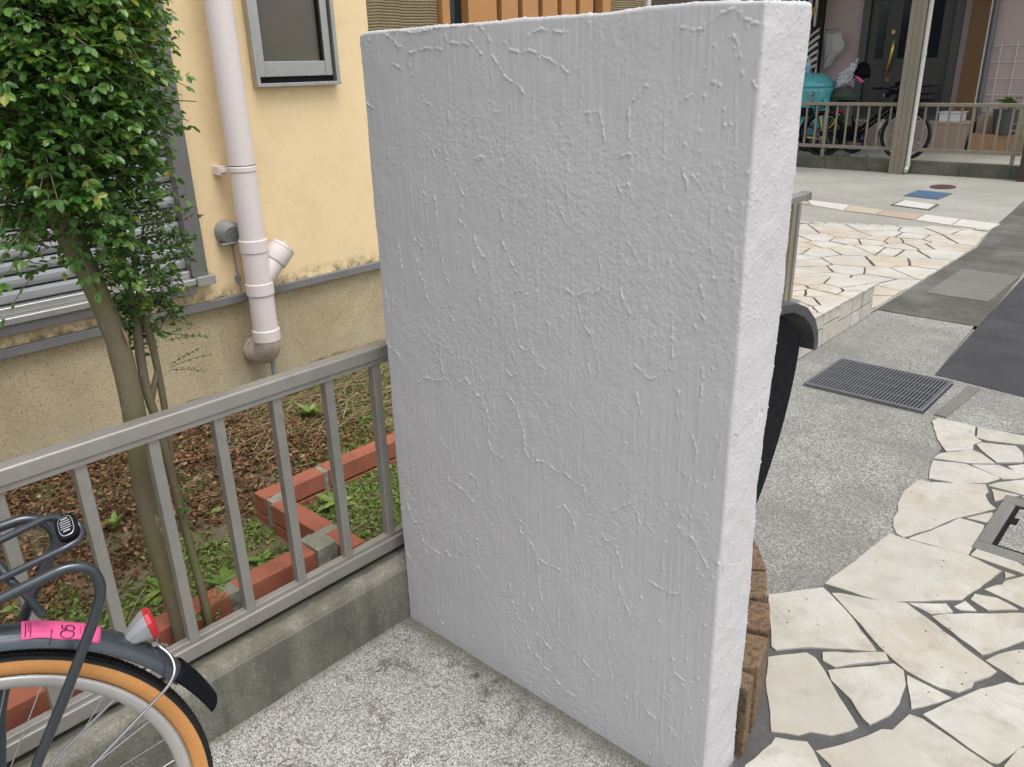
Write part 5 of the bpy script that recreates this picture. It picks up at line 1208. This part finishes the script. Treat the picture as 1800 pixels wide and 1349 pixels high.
# ------------------------------------------------------------ pink house
ph = thing('pink_house', 'far pink stucco house with charcoal front door and brown timber pillar', 'house', (-5, 15.5, .1))
struct('house_yard', MB().add([(-16, 12.13, .1), (6, 12.13, .1), (6, 15.3, .1), (-16, 15.3, .1)], [(0, 1, 2, 3)]).box(-2.2, 6, 12.0, 12.13, 0, .1), MAT['far_conc'])
YW = 15.0
MB().box(-6.28, -5.62, YW, YW+.2, .1, 4).box(-4.06, 3, YW, YW+.2, .1, 4).box(-5.62, -4.06, YW, YW+.2, 2.75, 4).box(-14, -6.9, YW, YW+.2, .1, 4).box(-6.9, -6.28, YW+.6, YW+.8, .1, 4).build('wall', MAT['pinkwall'], ph)
MB().box(-14, 3, YW+.9, YW+6, .1, 4).box(-14.3, 3.3, YW-.9, YW+6.3, 4.0, 4.2).build('roof', MAT['frame_brown'], ph)
dr = MB().box(-5.62, -5.50, YW-.05, YW+.1, .58, 2.75).box(-4.18, -4.06, YW-.05, YW+.1, .58, 2.75).box(-5.5, -4.18, YW-.05, YW+.1, 2.62, 2.75).build('door_frame', MAT['doorframe'], ph, bevel=.005)
d1 = MB().box(-5.49, -4.72, YW, YW+.06, .59, 2.62).box(-4.64, -4.19, YW, YW+.06, .59, 2.62).box(-4.72, -4.64, YW-.03, YW+.06, .59, 2.62)
for (a, b) in ((-5.40, -5.18), (-5.06, -4.82), (-4.56, -4.28)): d1.box(a, b, YW-.012, YW, .68, 1.36)
dd_ = d1.build('front_door', MAT['door'], ph, bevel=.004)
for (a, b) in ((-5.36, -5.22), (-4.99, -4.84), (-4.52, -4.36)): MB().box(a, b, YW-.006, YW+.01, 1.47, 2.6).build('glass_panel', MAT['glass_dark'], dd_)
MB().tube([(-5.12, YW-.02, 1.28), (-5.10, YW-.05, 1.33), (-5.065, YW-.07, 1.5), (-5.055, YW-.06, 1.66), (-5.07, YW-.02, 1.74)], [.022, .02, .022, .022, .026], 12).build('handle', MAT['gold'], dd_, smooth=True)
for z in (1.14, 1.88): MB().tube([(-5.09, YW-.03, z), (-5.09, YW, z)], .034, 16).build('lock', MAT['gold'], dd_)
MB().box(-3.93, -3.68, YW-.14, YW-.0, .1, 4).build('timber_pillar', MAT['wood_dk'], ph, bevel=.005)
MB().box(-3.676, -3.655, YW-.1, YW, .1, 4).build('white_trim', MAT['white'], ph)
MB().tube([(-3.61, YW-.06, 4), (-3.61, YW-.06, .12)], .04, 14).tube([(-3.61, YW-.06, .95), (-3.61, YW-.06, .9)], .047, 14).tube([(-3.61, YW-.06, 2.4), (-3.61, YW-.06, 2.35)], .047, 14).build('downpipe', MAT['frame_brown'], ph, smooth=True)
st = MB().box(-6.0, -3.57, 14.3, 15.0, .1, .5); st.build('entrance_step', MAT['steptile'], ph, bevel=.006)
MB().box(-6.01, -3.56, 14.29, 15.0, .5, .53).build('step_top', MAT['steptop'], ph, bevel=.004)
MB().box(-5.6, -4.0, 14.65, 15.0, .53, .60).build('threshold', MAT['doorframe'], ph, bevel=.004)
tag(MB().box(-3.52, -1.0, 14.32, 14.6, .1, .36).build('terracotta_planter', MAT['terra'], bevel=.012), 'low terracotta block ledge by the wall right of the entrance step', 'planter')
tag(MB().box(-3.52, -2.9, 14.6, 14.95, .1, .62).build('tan_block', MAT['steptile'], bevel=.008), 'tan block beside the entrance step behind the railing', 'block')
wc = thing('white_crate', 'white plastic crate standing on the entrance step', 'crate', (-3.85, 14.4, .53))
MB().box(-4.0, -3.68, 14.32, 14.6, .53, .66).build('tub', MAT['white'], wc, bevel=.01); MB().box(-4.02, -3.66, 14.30, 14.62, .66, .675).build('lid', MAT['white'], wc, bevel=.004)
tr2 = MB()
for i in range(7): tr2.tube([(-3.45+.22*i, YW-.03, .62), (-3.45+.22*i, YW-.03, 1.68)], .006, 6)
for j in range(5): tr2.tube([(-3.56, YW-.035, .66+.24*j), (-2.0, YW-.035, .66+.24*j)], .006, 6)
tag(tr2.build('wire_trellis', MAT['white']), 'white wire trellis grid against the pink wall', 'trellis')
def pot(x, y, z, rt_, rb_, h, lab, mat, grp=None):
    t = thing('plant_pot', lab, 'plant pot', (x, y, z), grp); MB().tube([(x, y, z), (x, y, z+h*.95), (x, y, z+h*.951), (x, y, z+h)], [rb_, rt_, rt_*1.06, rt_*1.06], 28).build('pot', MAT[mat], t, bevel=.004)
    rr = np.random.default_rng(int(x*100) & 255); n = 26; P = np.tile([x, y, z+h+.08], (n, 1))+rr.normal(size=(n, 3))*[.05, .05, .03]; D = rr.normal(size=(n, 3)); D[:, 2] = abs(D[:, 2])*.35
    V, F, T = leaves(P, D, np.tile([0, 0, 1.], (n, 1))+rr.normal(size=(n, 3))*.3, rr.uniform(.09, .16, n), rr.uniform(.06, .09, n), rr.uniform(.1, .6, n), rr.uniform(.3, .7, n)); fast_mesh('foliage', V-np.array([x, y, z]), F, MAT['leaf'], t, T, False)
    MB().tube([(x, y, z+h*.9), (x, y, z+h+.1)], .008, 6).build('stem', MAT['bark'], t); return t
pot(-3.08, 14.45, .36, .2, .16, .36, 'big dark pot with a broad-leaved plant below the wire trellis', 'doorframe')
rk_ = MB()
for z in (.42, .52): rk_.tube([(-2.98, 14.30, z), (-2.55, 14.30, z)], .008, 6).tube([(-2.98, 14.42, z), (-2.55, 14.42, z)], .008, 6)
for x in (-2.98, -2.83, -2.7, -2.55):
    for y in (14.30, 14.42): rk_.tube([(x, y, .36), (x, y, .52)], .007, 6)
tag(rk_.build('wire_rack', MAT['silver']), 'small white wire rack beside the big dark plant pot', 'rack')
bb = thing('blue_bucket', 'blue plastic bucket at the far right behind the railing', 'bucket', (-2.5, 14.1, .3))
MB().tube([(-2.42, 14.2, .36), (-2.42, 14.2, .66), (-2.42, 14.2, .661), (-2.42, 14.2, .68)], [.12, .15, .165, .165], 24).build('tub', MAT['blue'], bb); MB().tube([(-2.42-.16*math.cos(a), 14.2-.05, .67-.12*math.sin(a)) for a in [PI*i/10 for i in range(11)]], .005, 6).build('handle', MAT['white'], bb)
# ------------------------------------------------------------ black e-bicycle behind the far railing
def torus(mb, c, R, r, n=48, k=10, sx=1.0):
    vs = []
    for i in range(n):
        a = 2*PI*i/n
        for j in range(k):
            b = 2*PI*j/k; rr = R+r*math.cos(b); vs.append((c[0]+rr*math.cos(a), c[1]+r*sx*math.sin(b), c[2]+rr*math.sin(a)))
    mb.add(vs, [(i*k+j, i*k+(j+1) % k, ((i+1) % n)*k+(j+1) % k, ((i+1) % n)*k+j) for i in range(n) for j in range(k)]); return mb
def arc_strip(mb, c, R, w_, a0, a1, th=.006, n=30):
    vs = []
    for i in range(n+1):
        a = a0+(a1-a0)*i/n
        for rr, s in ((R, -w_), (R+th*2, 0), (R, w_), (R-th, 0)): vs.append((c[0]+rr*math.cos(a), c[1]+s, c[2]+rr*math.sin(a)))
    mb.add(vs, [(i*4+j, i*4+(j+1) % 4, (i+1)*4+(j+1) % 4, (i+1)*4+j) for i in range(n) for j in range(4)]); return mb
eb = thing('electric_bicycle', 'black bicycle with fat tyres and gold frame line parked behind the far railing', 'bicycle', (-4.5, 12.62, .1))
BY = 12.62; RW_, FW = (-5.12, BY, .44), (-3.93, BY, .45)
for c_, R in ((RW_, .315), (FW, .325)):
    wh = torus(MB(), c_, R, .026).build('tyre', MAT['rubber'], eb, smooth=True); torus(MB(), c_, R-.038, .012, sx=1.2).build('rim', MAT['rim'] if c_ is FW else MAT['black'], wh, smooth=True)
    sp_ = MB()
    for i in range(24): a = 2*PI*i/24; sp_.tube([(c_[0]+(R-.04)*math.cos(a), BY, c_[2]+(R-.04)*math.sin(a)), (c_[0]+.03*math.cos(a+.8), BY+.03*(-1)**i, c_[2]+.03*math.sin(a+.8))], .0022, 5)
    sp_.build('spokes', MAT['chrome'], wh); MB().tube([(c_[0], BY-.06, c_[2]), (c_[0], BY+.06, c_[2])], .04, 18).build('hub', MAT['black'], wh)
arc_strip(MB(), RW_, .365, .035, math.radians(10), math.radians(215)).build('mudguard', MAT['black'], eb, smooth=True)
arc_strip(MB(), FW, .372, .03, math.radians(60), math.radians(185)).build('mudguard', MAT['black'], eb, smooth=True)
MB().tube([(-4.29, BY-.03, .72-.1), (-4.31, BY-.03, .47)], .008, 8).tube([(-4.3, BY-.035, .52), (-4.24, BY-.035, .66)], .009, 8).build('mudguard_trim', MAT['white'], eb)
f = MB().tube([(-4.15, BY, .86), (-4.62, BY, .48)], .034, 16).tube([(-4.12, BY, .95), (-4.17, BY, .76)], .028, 16).tube([(-4.62, BY, .46), (-4.80, BY, .84)], .022, 14).tube([(-4.62, BY, .46), RW_], .016, 12).tube([(-4.75, BY, .72), RW_], .013, 12)
f.tube([(-4.17, BY, .80), (-4.62, BY, .42)], .022, 14); f.tube([(-4.14, BY, .80), FW], .02, 12); f.build('frame', MAT['black'], eb, smooth=True)
MB().tube([(-4.19, BY-.03, .80), (-4.60, BY-.035, .455)], .004, 6).build('gold_line', MAT['gold'], eb)
profm = [(-4.98, .42), (-4.90, .50), (-4.74, .54), (-4.60, .53), (-4.54, .46), (-4.55, .38), (-4.66, .34), (-4.86, .36)]
def xprism(pts, y0, y1):
    n = len(pts); return MB().add([(x, y0, z) for x, z in pts]+[(x, y1, z) for x, z in pts], [tuple(range(n-1, -1, -1)), tuple(range(n, 2*n))]+[(i, (i+1) % n, n+(i+1) % n, n+i) for i in range(n)])
xprism(profm, BY-.06, BY+.03).build('chain_case', MAT['black'], eb, bevel=.01)
xprism([(-4.86, .86), (-4.74, .86), (-4.70, .56), (-4.80, .55)], BY-.045, BY+.045).build('battery', MAT['doorframe'], eb, bevel=.012)
xprism([(-4.95, .93), (-4.76, .92), (-4.70, .91), (-4.72, .88), (-4.84, .86), (-4.95, .885)], BY-.08, BY+.08).build('saddle', MAT['black'], eb, bevel=.02)
MB().tube(fillet([(-4.33, BY-.28, 1.09), (-4.22, BY-.26, 1.09), (-4.14, BY-.08, 1.06), (-4.11, BY, 1.0), (-4.14, BY+.08, 1.06), (-4.22, BY+.26, 1.09), (-4.33, BY+.28, 1.09)], .04, 4), .012, 10).tube([(-4.11, BY, .93), (-4.11, BY, 1.02)], .016, 10).tube([(-4.37, BY-.28, 1.09), (-4.25, BY-.27, 1.09)], .018, 10).build('handlebar', MAT['black'], eb, smooth=True)
MB().tube([(-4.25, BY-.1, .99), (-4.19, BY-.1, 1.0)], [.03, .035], 14).box(-4.2, -4.02, BY-.12, BY-.02, 1.0, 1.06).tube([(-4.12, BY-.13, 1.14), (-4.02, BY-.13, 1.16)], .03, 10).build('head_unit', MAT['black'], eb)
MB().tube([(-4.262, BY-.1, .99), (-4.252, BY-.1, .99)], .024, 14).build('lamp_lens', MAT['white'], eb)
bs = MB()
for z in (.92, 1.0, 1.1):
    bs.tube([(-4.02, BY-.17, z), (-3.62, BY-.17, z+.01), (-3.62, BY+.17, z+.01), (-4.02, BY+.17, z), (-4.02, BY-.17, z)], .006, 6)
for i in range(9):
    x = -4.02+.05*i
    for y in (-.17, .17): bs.tube([(x, BY+y, .9), (x, BY+y, 1.1)], .004, 5)
bs.box(-4.02, -3.62, BY-.17, BY+.17, .895, .905); bs.build('front_basket', MAT['black'], eb)
MB().tube([(-4.62, BY-.07, .43), (-4.50, BY-.08, .36)], .01, 8).box(-4.54, -4.42, BY-.19, BY-.09, .345, .37).build('pedal', MAT['black'], eb)
cb_ = MB(); cb_.box(-5.35, -4.95, BY-.06, BY+.06, .83, .845); cb_.tube([(-5.3, BY, .83), (-5.15, BY, .46)], .008, 8).build('rear_carrier', MAT['black'], eb)
# small yellow bicycle
yb = thing('child_bicycle', 'small yellow child bicycle with red and white saddle behind the black bicycle', 'bicycle', (-5.1, 13.2, .1)); Y2 = 13.2
for c_ in ((-5.62, Y2, .32), (-4.88, Y2, .32)):
    torus(MB(), c_, .19, .025, 32).build('tyre', MAT['rubber'], yb, smooth=True); torus(MB(), c_, .155, .010, 32).build('rim', MAT['blue'], yb, smooth=True)
MB().tube([(-5.62, Y2, .32), (-5.38, Y2, .30), (-5.16, Y2, .62), (-4.95, Y2, .60), (-4.88, Y2, .32)], .02, 12).tube([(-5.2, Y2, .6), (-4.95, Y2, .55)], .026, 12).tube([(-5.38, Y2, .3), (-5.42, Y2, .66)], .018, 12).build('frame', MAT['yellow'], yb, smooth=True)
arc_strip(MB(), (-5.62, Y2, .32), .235, .03, math.radians(80), math.radians(190)).build('mudguard', MAT['yellow'], yb, smooth=True)
xprism([(-5.30, .72), (-5.02, .76), (-4.95, .74), (-5.02, .70), (-5.26, .66)], Y2-.07, Y2+.07).build('saddle', MAT['red'], yb, bevel=.015)
xprism([(-5.26, .665), (-5.08, .70), (-5.08, .685), (-5.22, .64)], Y2-.072, Y2+.072).build('saddle_base', MAT['white'], yb, bevel=.005)
MB().tube([(-4.93, Y2, .55), (-4.95, Y2, .82), (-5.03, Y2-.2, .86)], .012, 10).build('handlebar', MAT['black'], yb, smooth=True)
# ------------------------------------------------------------ turquoise scooter
sc_ = thing('scooter', 'rounded turquoise scooter body with chrome headlight behind the far railing beside the slab', 'scooter', (-5.7, 13.4, .1))
def superdome(mb, c, rx, ry, z0, levels, n=40, e=.75):
    vs = []
    for z, s in levels:
        for i in range(n):
            a = 2*PI*i/n; vs.append((c[0]+rx*s*math.copysign(abs(math.cos(a))**e, math.cos(a)), c[1]+ry*s*math.copysign(abs(math.sin(a))**e, math.sin(a)), z0+z))
    k = len(levels); mb.add(vs, [(i*n+j, i*n+(j+1) % n, (i+1)*n+(j+1) % n, (i+1)*n+j) for i in range(k-1) for j in range(n)]+[tuple(range(n-1, -1, -1)), tuple(range((k-1)*n, k*n))]); return mb
cS = (-5.83, 13.5)
superdome(MB(), cS, .40, .34, 1.075, [(0, 1.0), (.03, .995), (.08, .95), (.13, .86), (.17, .72), (.20, .52), (.215, .28), (.22, .1)]).build('lid', MAT['teal'], sc_, smooth=True)
superdome(MB(), cS, .405, .345, .32, [(0, .80), (.15, .86), (.3, .9), (.45, .95), (.6, 1.0), (.70, 1.015), (.75, 1.01), (.752, .9)]).build('body', MAT['teal'], sc_, smooth=True)
superdome(MB(), cS, .40, .34, .32, [(.745, .985), (.757, .985)]).build('seam', MAT['darkgap'], sc_)
hl = MB().tube([(-5.98, 13.20, 1.0), (-5.98, 13.10, 1.0), (-5.98, 13.08, 1.0)], [.12, .115, .09], 28).build('headlight', MAT['chrome'], sc_, smooth=True); MB().tube([(-5.98, 13.085, 1.0), (-5.98, 13.07, 1.0)], [.085, .05], 28).build('lens', MAT['white'], hl, smooth=True)
MB().tube([(-5.60, 13.18, .99), (-5.60, 13.14, .99)], [.04, .03], 18).box(-5.615, -5.575, 13.15, 13.2, .87, .94).build('indicator', MAT['chrome'], sc_, bevel=.005)
MB().tube([(-5.42, 13.3, .90), (-5.39, 13.28, .80)], [.03, .05], 14).tube([(-5.47, 13.3, .74), (-5.38, 13.28, .72)], [.05, .04], 14).build('side_grip', MAT['teal'], sc_, smooth=True)
xprism([(-5.84, .78), (-5.56, .78), (-5.54, .66), (-5.80, .64)], 13.12, 13.22).build('air_grille', MAT['darkgap'], sc_, bevel=.02)
for c_ in ((-5.55, 13.4, .3), (-6.4, 13.4, .3)): torus(MB(), c_, .16, .045, 32).build('wheel', MAT['rubber'], sc_, smooth=True)
MB().box(-6.5, -5.5, 13.3, 13.55, .3, .36).build('floor_board', MAT['doorframe'], sc_, bevel=.02)
bt = thing('water_bottle', 'clear water bottle with pale blue label and cap standing on top of the scooter', 'bottle', (-5.78, 13.4, 1.28))
bx_ = -5.80
MB().tube([(bx_, 13.4, 1.275), (bx_, 13.4, 1.28), (bx_, 13.4, 1.44), (bx_, 13.4, 1.48), (bx_, 13.4, 1.5)], [.028, .036, .036, .016, .014], 20).build('bottle', MAT['bag'], bt, smooth=True)
MB().tube([(bx_, 13.4, 1.31), (bx_, 13.4, 1.40)], .0368, 20).build('label', simple('pale_blue_label', (.16, .42, .72), .4), bt, smooth=True); MB().tube([(bx_, 13.4, 1.5), (bx_, 13.4, 1.53)], .017, 14).build('cap', simple('blue_cap', (.12, .35, .65), .4), bt)
# ------------------------------------------------------------ things by the pink wall
gb = thing('green_bin', 'round green bucket standing behind the railing under the foil bag', 'bin', (-5.25, 13.7, .1)); gx, gy = -5.32, 13.7
MB().tube([(gx, gy, .1), (gx, gy, .92)], [.17, .21], 28).tube([(gx, gy, .92), (gx, gy, .95), (gx, gy, .98)], [.235, .24, .22], 28).build('tub', MAT['potgreen'], gb, bevel=.006)
MB().tube([(gx, gy, .98), (gx+.01, gy, 1.03), (gx, gy, 1.07)], [.2, .16, .1], 20).build('lid', MAT['doorframe'], gb, smooth=True)
fb = bmesh.new(); bmesh.ops.create_icosphere(fb, subdivisions=5, radius=1)
for v in fb.verts:
    p = np.array([v.co[:]]); d = 1+.28*float(vn(p, .45, 91)[0])+.12*float(vn(p, .2, 92)[0]); v.co = Vector((v.co.x*d, v.co.y*d, v.co.z*d))
    x, y, z = v.co; v.co = Vector((-5.30+.13*x+.13*z, 13.66+.12*y, 1.20+.22*z+.02*x))
me = bpy.data.meshes.new('foil_bag'); fb.to_mesh(me); fb.free(); me.materials.append(MAT['foil']); me.polygons.foreach_set('use_smooth', [True]*len(me.polygons)); o = bpy.data.objects.new('foil_bag', me); C.objects.link(o)
tag(o, 'crumpled silver foil bag lying on top of the green bucket', 'bag')
fc = thing('knit_cap', 'dark rounded cap with pink edge behind the silver foil bag', 'cap', (-5.05, 13.72, 1.3))
superdome(MB(), (-5.07, 13.76), .12, .12, 1.20, [(0, 1), (.1, .95), (.18, .75), (.22, .4), (.235, .1)]).build('shell', MAT['black'], fc, smooth=True); xprism([(-5.14, 1.24), (-5.06, 1.22), (-4.96, 1.14), (-5.02, 1.13)], 13.60, 13.64).build('pink_edge', MAT['pink'], fc, bevel=.01)
pb_ = MB(); ny_, nz_ = 14, 22; vs = []
out_l = [(-6.2, -5.92), (-6.2, -5.88), (-6.2, -5.85), (-6.19, -5.83), (-6.18, -5.83), (-6.17, -5.9), (-6.16, -5.98), (-6.15, -6.02), (-6.15, -6.05)]
for j in range(nz_+1):
    t = j/nz_; z = 1.90-.55*t; k = t*8; i0 = min(7, int(k)); ff = k-i0; L = out_l[i0][0]*(1-ff)+out_l[i0+1][0]*ff; R = out_l[i0][1]*(1-ff)+out_l[i0+1][1]*ff
    for i in range(ny_+1): s = i/ny_; vs.append((L+(R-L)*s, 14.86-.07*math.sin(PI*s)+.015*math.sin(s*17+t*5), z+.02*math.sin(s*9)))
pb_.add(vs, [(j*(ny_+1)+i, j*(ny_+1)+i+1, (j+1)*(ny_+1)+i+1, (j+1)*(ny_+1)+i) for j in range(nz_) for i in range(ny_)])
bag = thing('plastic_bag', 'translucent white plastic bag hanging from a wire hook on the pink wall', 'bag', (-6.05, 14.86, 1.9)); pb_.build('film', MAT['bag'], bag, smooth=True).modifiers.new('s', 'SOLIDIFY').thickness = .004
MB().tube([(-6.2, 14.98, 1.96), (-6.2, 14.84, 1.96), (-5.95, 14.84, 1.97), (-5.95, 14.84, 1.90)], .004, 6).build('wire_hook', MAT['darkgap'], bag)
def cloth(name, x0, x1, z0, z1, y, mat, fold, lab, shear=0):
    vs = []; nx_, nz_ = 40, 14
    for j in range(nz_+1):
        for i in range(nx_+1):
            s = i/nx_; t = j/nz_; vs.append((x0+(x1-x0)*s+shear*t, y+fold*math.sin(s*31)+fold*.6*math.sin(s*13+t*4), z0+(z1-z0)*t))
    m = MB().add(vs, [(j*(nx_+1)+i, j*(nx_+1)+i+1, (j+1)*(nx_+1)+i+1, (j+1)*(nx_+1)+i) for j in range(nz_) for i in range(nx_)]); o = m.build(name, mat, smooth=True); o.modifiers.new('s', 'SOLIDIFY').thickness = .006
    return tag(o, lab, 'cloth', 'striped cloths by the pink house')
cloth('striped_cloth', -7.2, -6.27, 2.02, 3.2, 14.72, MAT['striped'], .02, 'upper black and white striped cloth hanging with straight vertical stripes')
cloth('striped_cloth', -7.0, -6.22, .6, 1.62, 14.74, MAT['striped'], .03, 'lowest black and white striped cloth hanging behind the scooter', .0)
def swag():
    vs = []; n = 26
    for j in range(n+1):
        t = j/n   # from the tie point at the upper right down to the lower left
        for i in range(13):
            s = i/12; xr, zr = -6.21, 2.0-.62*s; xl, zl = -6.25-.62, 1.35-.45*s
            x = xr+(xl-xr)*t; z = zr+(zl-zr)*t**1.15; vs.append((x, 14.66-.03*math.sin(s*20)-.05*math.sin(PI*t), z))
    me_ = MB().add(vs, [(j*13+i, (j+1)*13+i, (j+1)*13+i+1, j*13+i+1) for j in range(n) for i in range(12)])
    me_.t = [((k % 13)/12) for k in range(len(me_.v))]
    t = NT('striped_swag'); a = t.math('SINE', t.math('MULTIPLY', t.attr(), 34.0)); mt = t.fin(t.ramp(t.math('MULTIPLY_ADD', a, .5), [(.0, (.035, .022, .025)), (.04, (.6, .58, .54))]), .85)
    for n_ in t.t.nodes:
        if n_.type == 'MATH' and n_.operation == 'MULTIPLY_ADD': n_.inputs[2].default_value = .0
    o = me_.build('striped_cloth', mt, smooth=True); o.modifiers.new('s', 'SOLIDIFY').thickness = .006; tag(o, 'middle striped cloth gathered diagonally above the scooter', 'cloth', 'striped cloths by the pink house')
swag()
tag(MB().box(-6.85, -6.3, 14.9, 15.5, .1, 2.6).build('doorway_shade_box', MAT['darkbrown'], bevel=.01), 'dark brown cupboard standing in for doorway shade behind the striped cloths', 'backdrop')  # dark brown box put in to stand for the shade inside the doorway
tag(MB().tube([(-6.28, 14.55, 2.32), (-6.75, 14.55, 1.62)], .02, 10).tube([(-6.25, 14.52, 2.28), (-6.72, 14.52, 1.58)], .012, 8).build('yellow_pole', MAT['gold']), 'yellow bamboo-like pole leaning diagonally in front of the striped cloth', 'pole')
tg = thing('gate_post', 'dark brown gate post at the right end of the low wall', 'post', (-2.24, 12.0, 0)); 
MB().box(-2.29, -2.17, 11.86, 11.98, 0, .55).build('post', MAT['darkbrown'], tg, bevel=.006); MB().box(-2.3, -2.16, 11.85, 11.99, .55, .575).build('cap', MAT['darkbrown'], tg, bevel=.004)
# weeds between wall and yard
rr = np.random.default_rng(77)
for k, (x, y) in enumerate(((-4.62, 12.3), (-4.42, 12.28), (-4.85, 12.34))):
    n = 40; P = np.tile([x, y, .11], (n, 1))+rr.normal(size=(n, 3))*[.06, .03, .01]; D = rr.normal(size=(n, 3)); D[:, 2] = abs(D[:, 2])*.8+.1
    V, F, T = leaves(P, D, np.tile([0, 0, 1.], (n, 1)), rr.uniform(.04, .12, n), rr.uniform(.012, .03, n), rr.uniform(.2, .8, n), rr.random(n)*.5)
    o = fast_mesh('yard_weed', V-P[0], F, MAT['leaf'], None, T, False); o.location = P[0]; tag(o, ('low spreading weed under the middle of the black bicycle', 'low spreading weed nearest the carport post', 'low spreading weed beside the rear wheel of the black bicycle')[k], 'weed', 'weeds at the foot of the far railing')
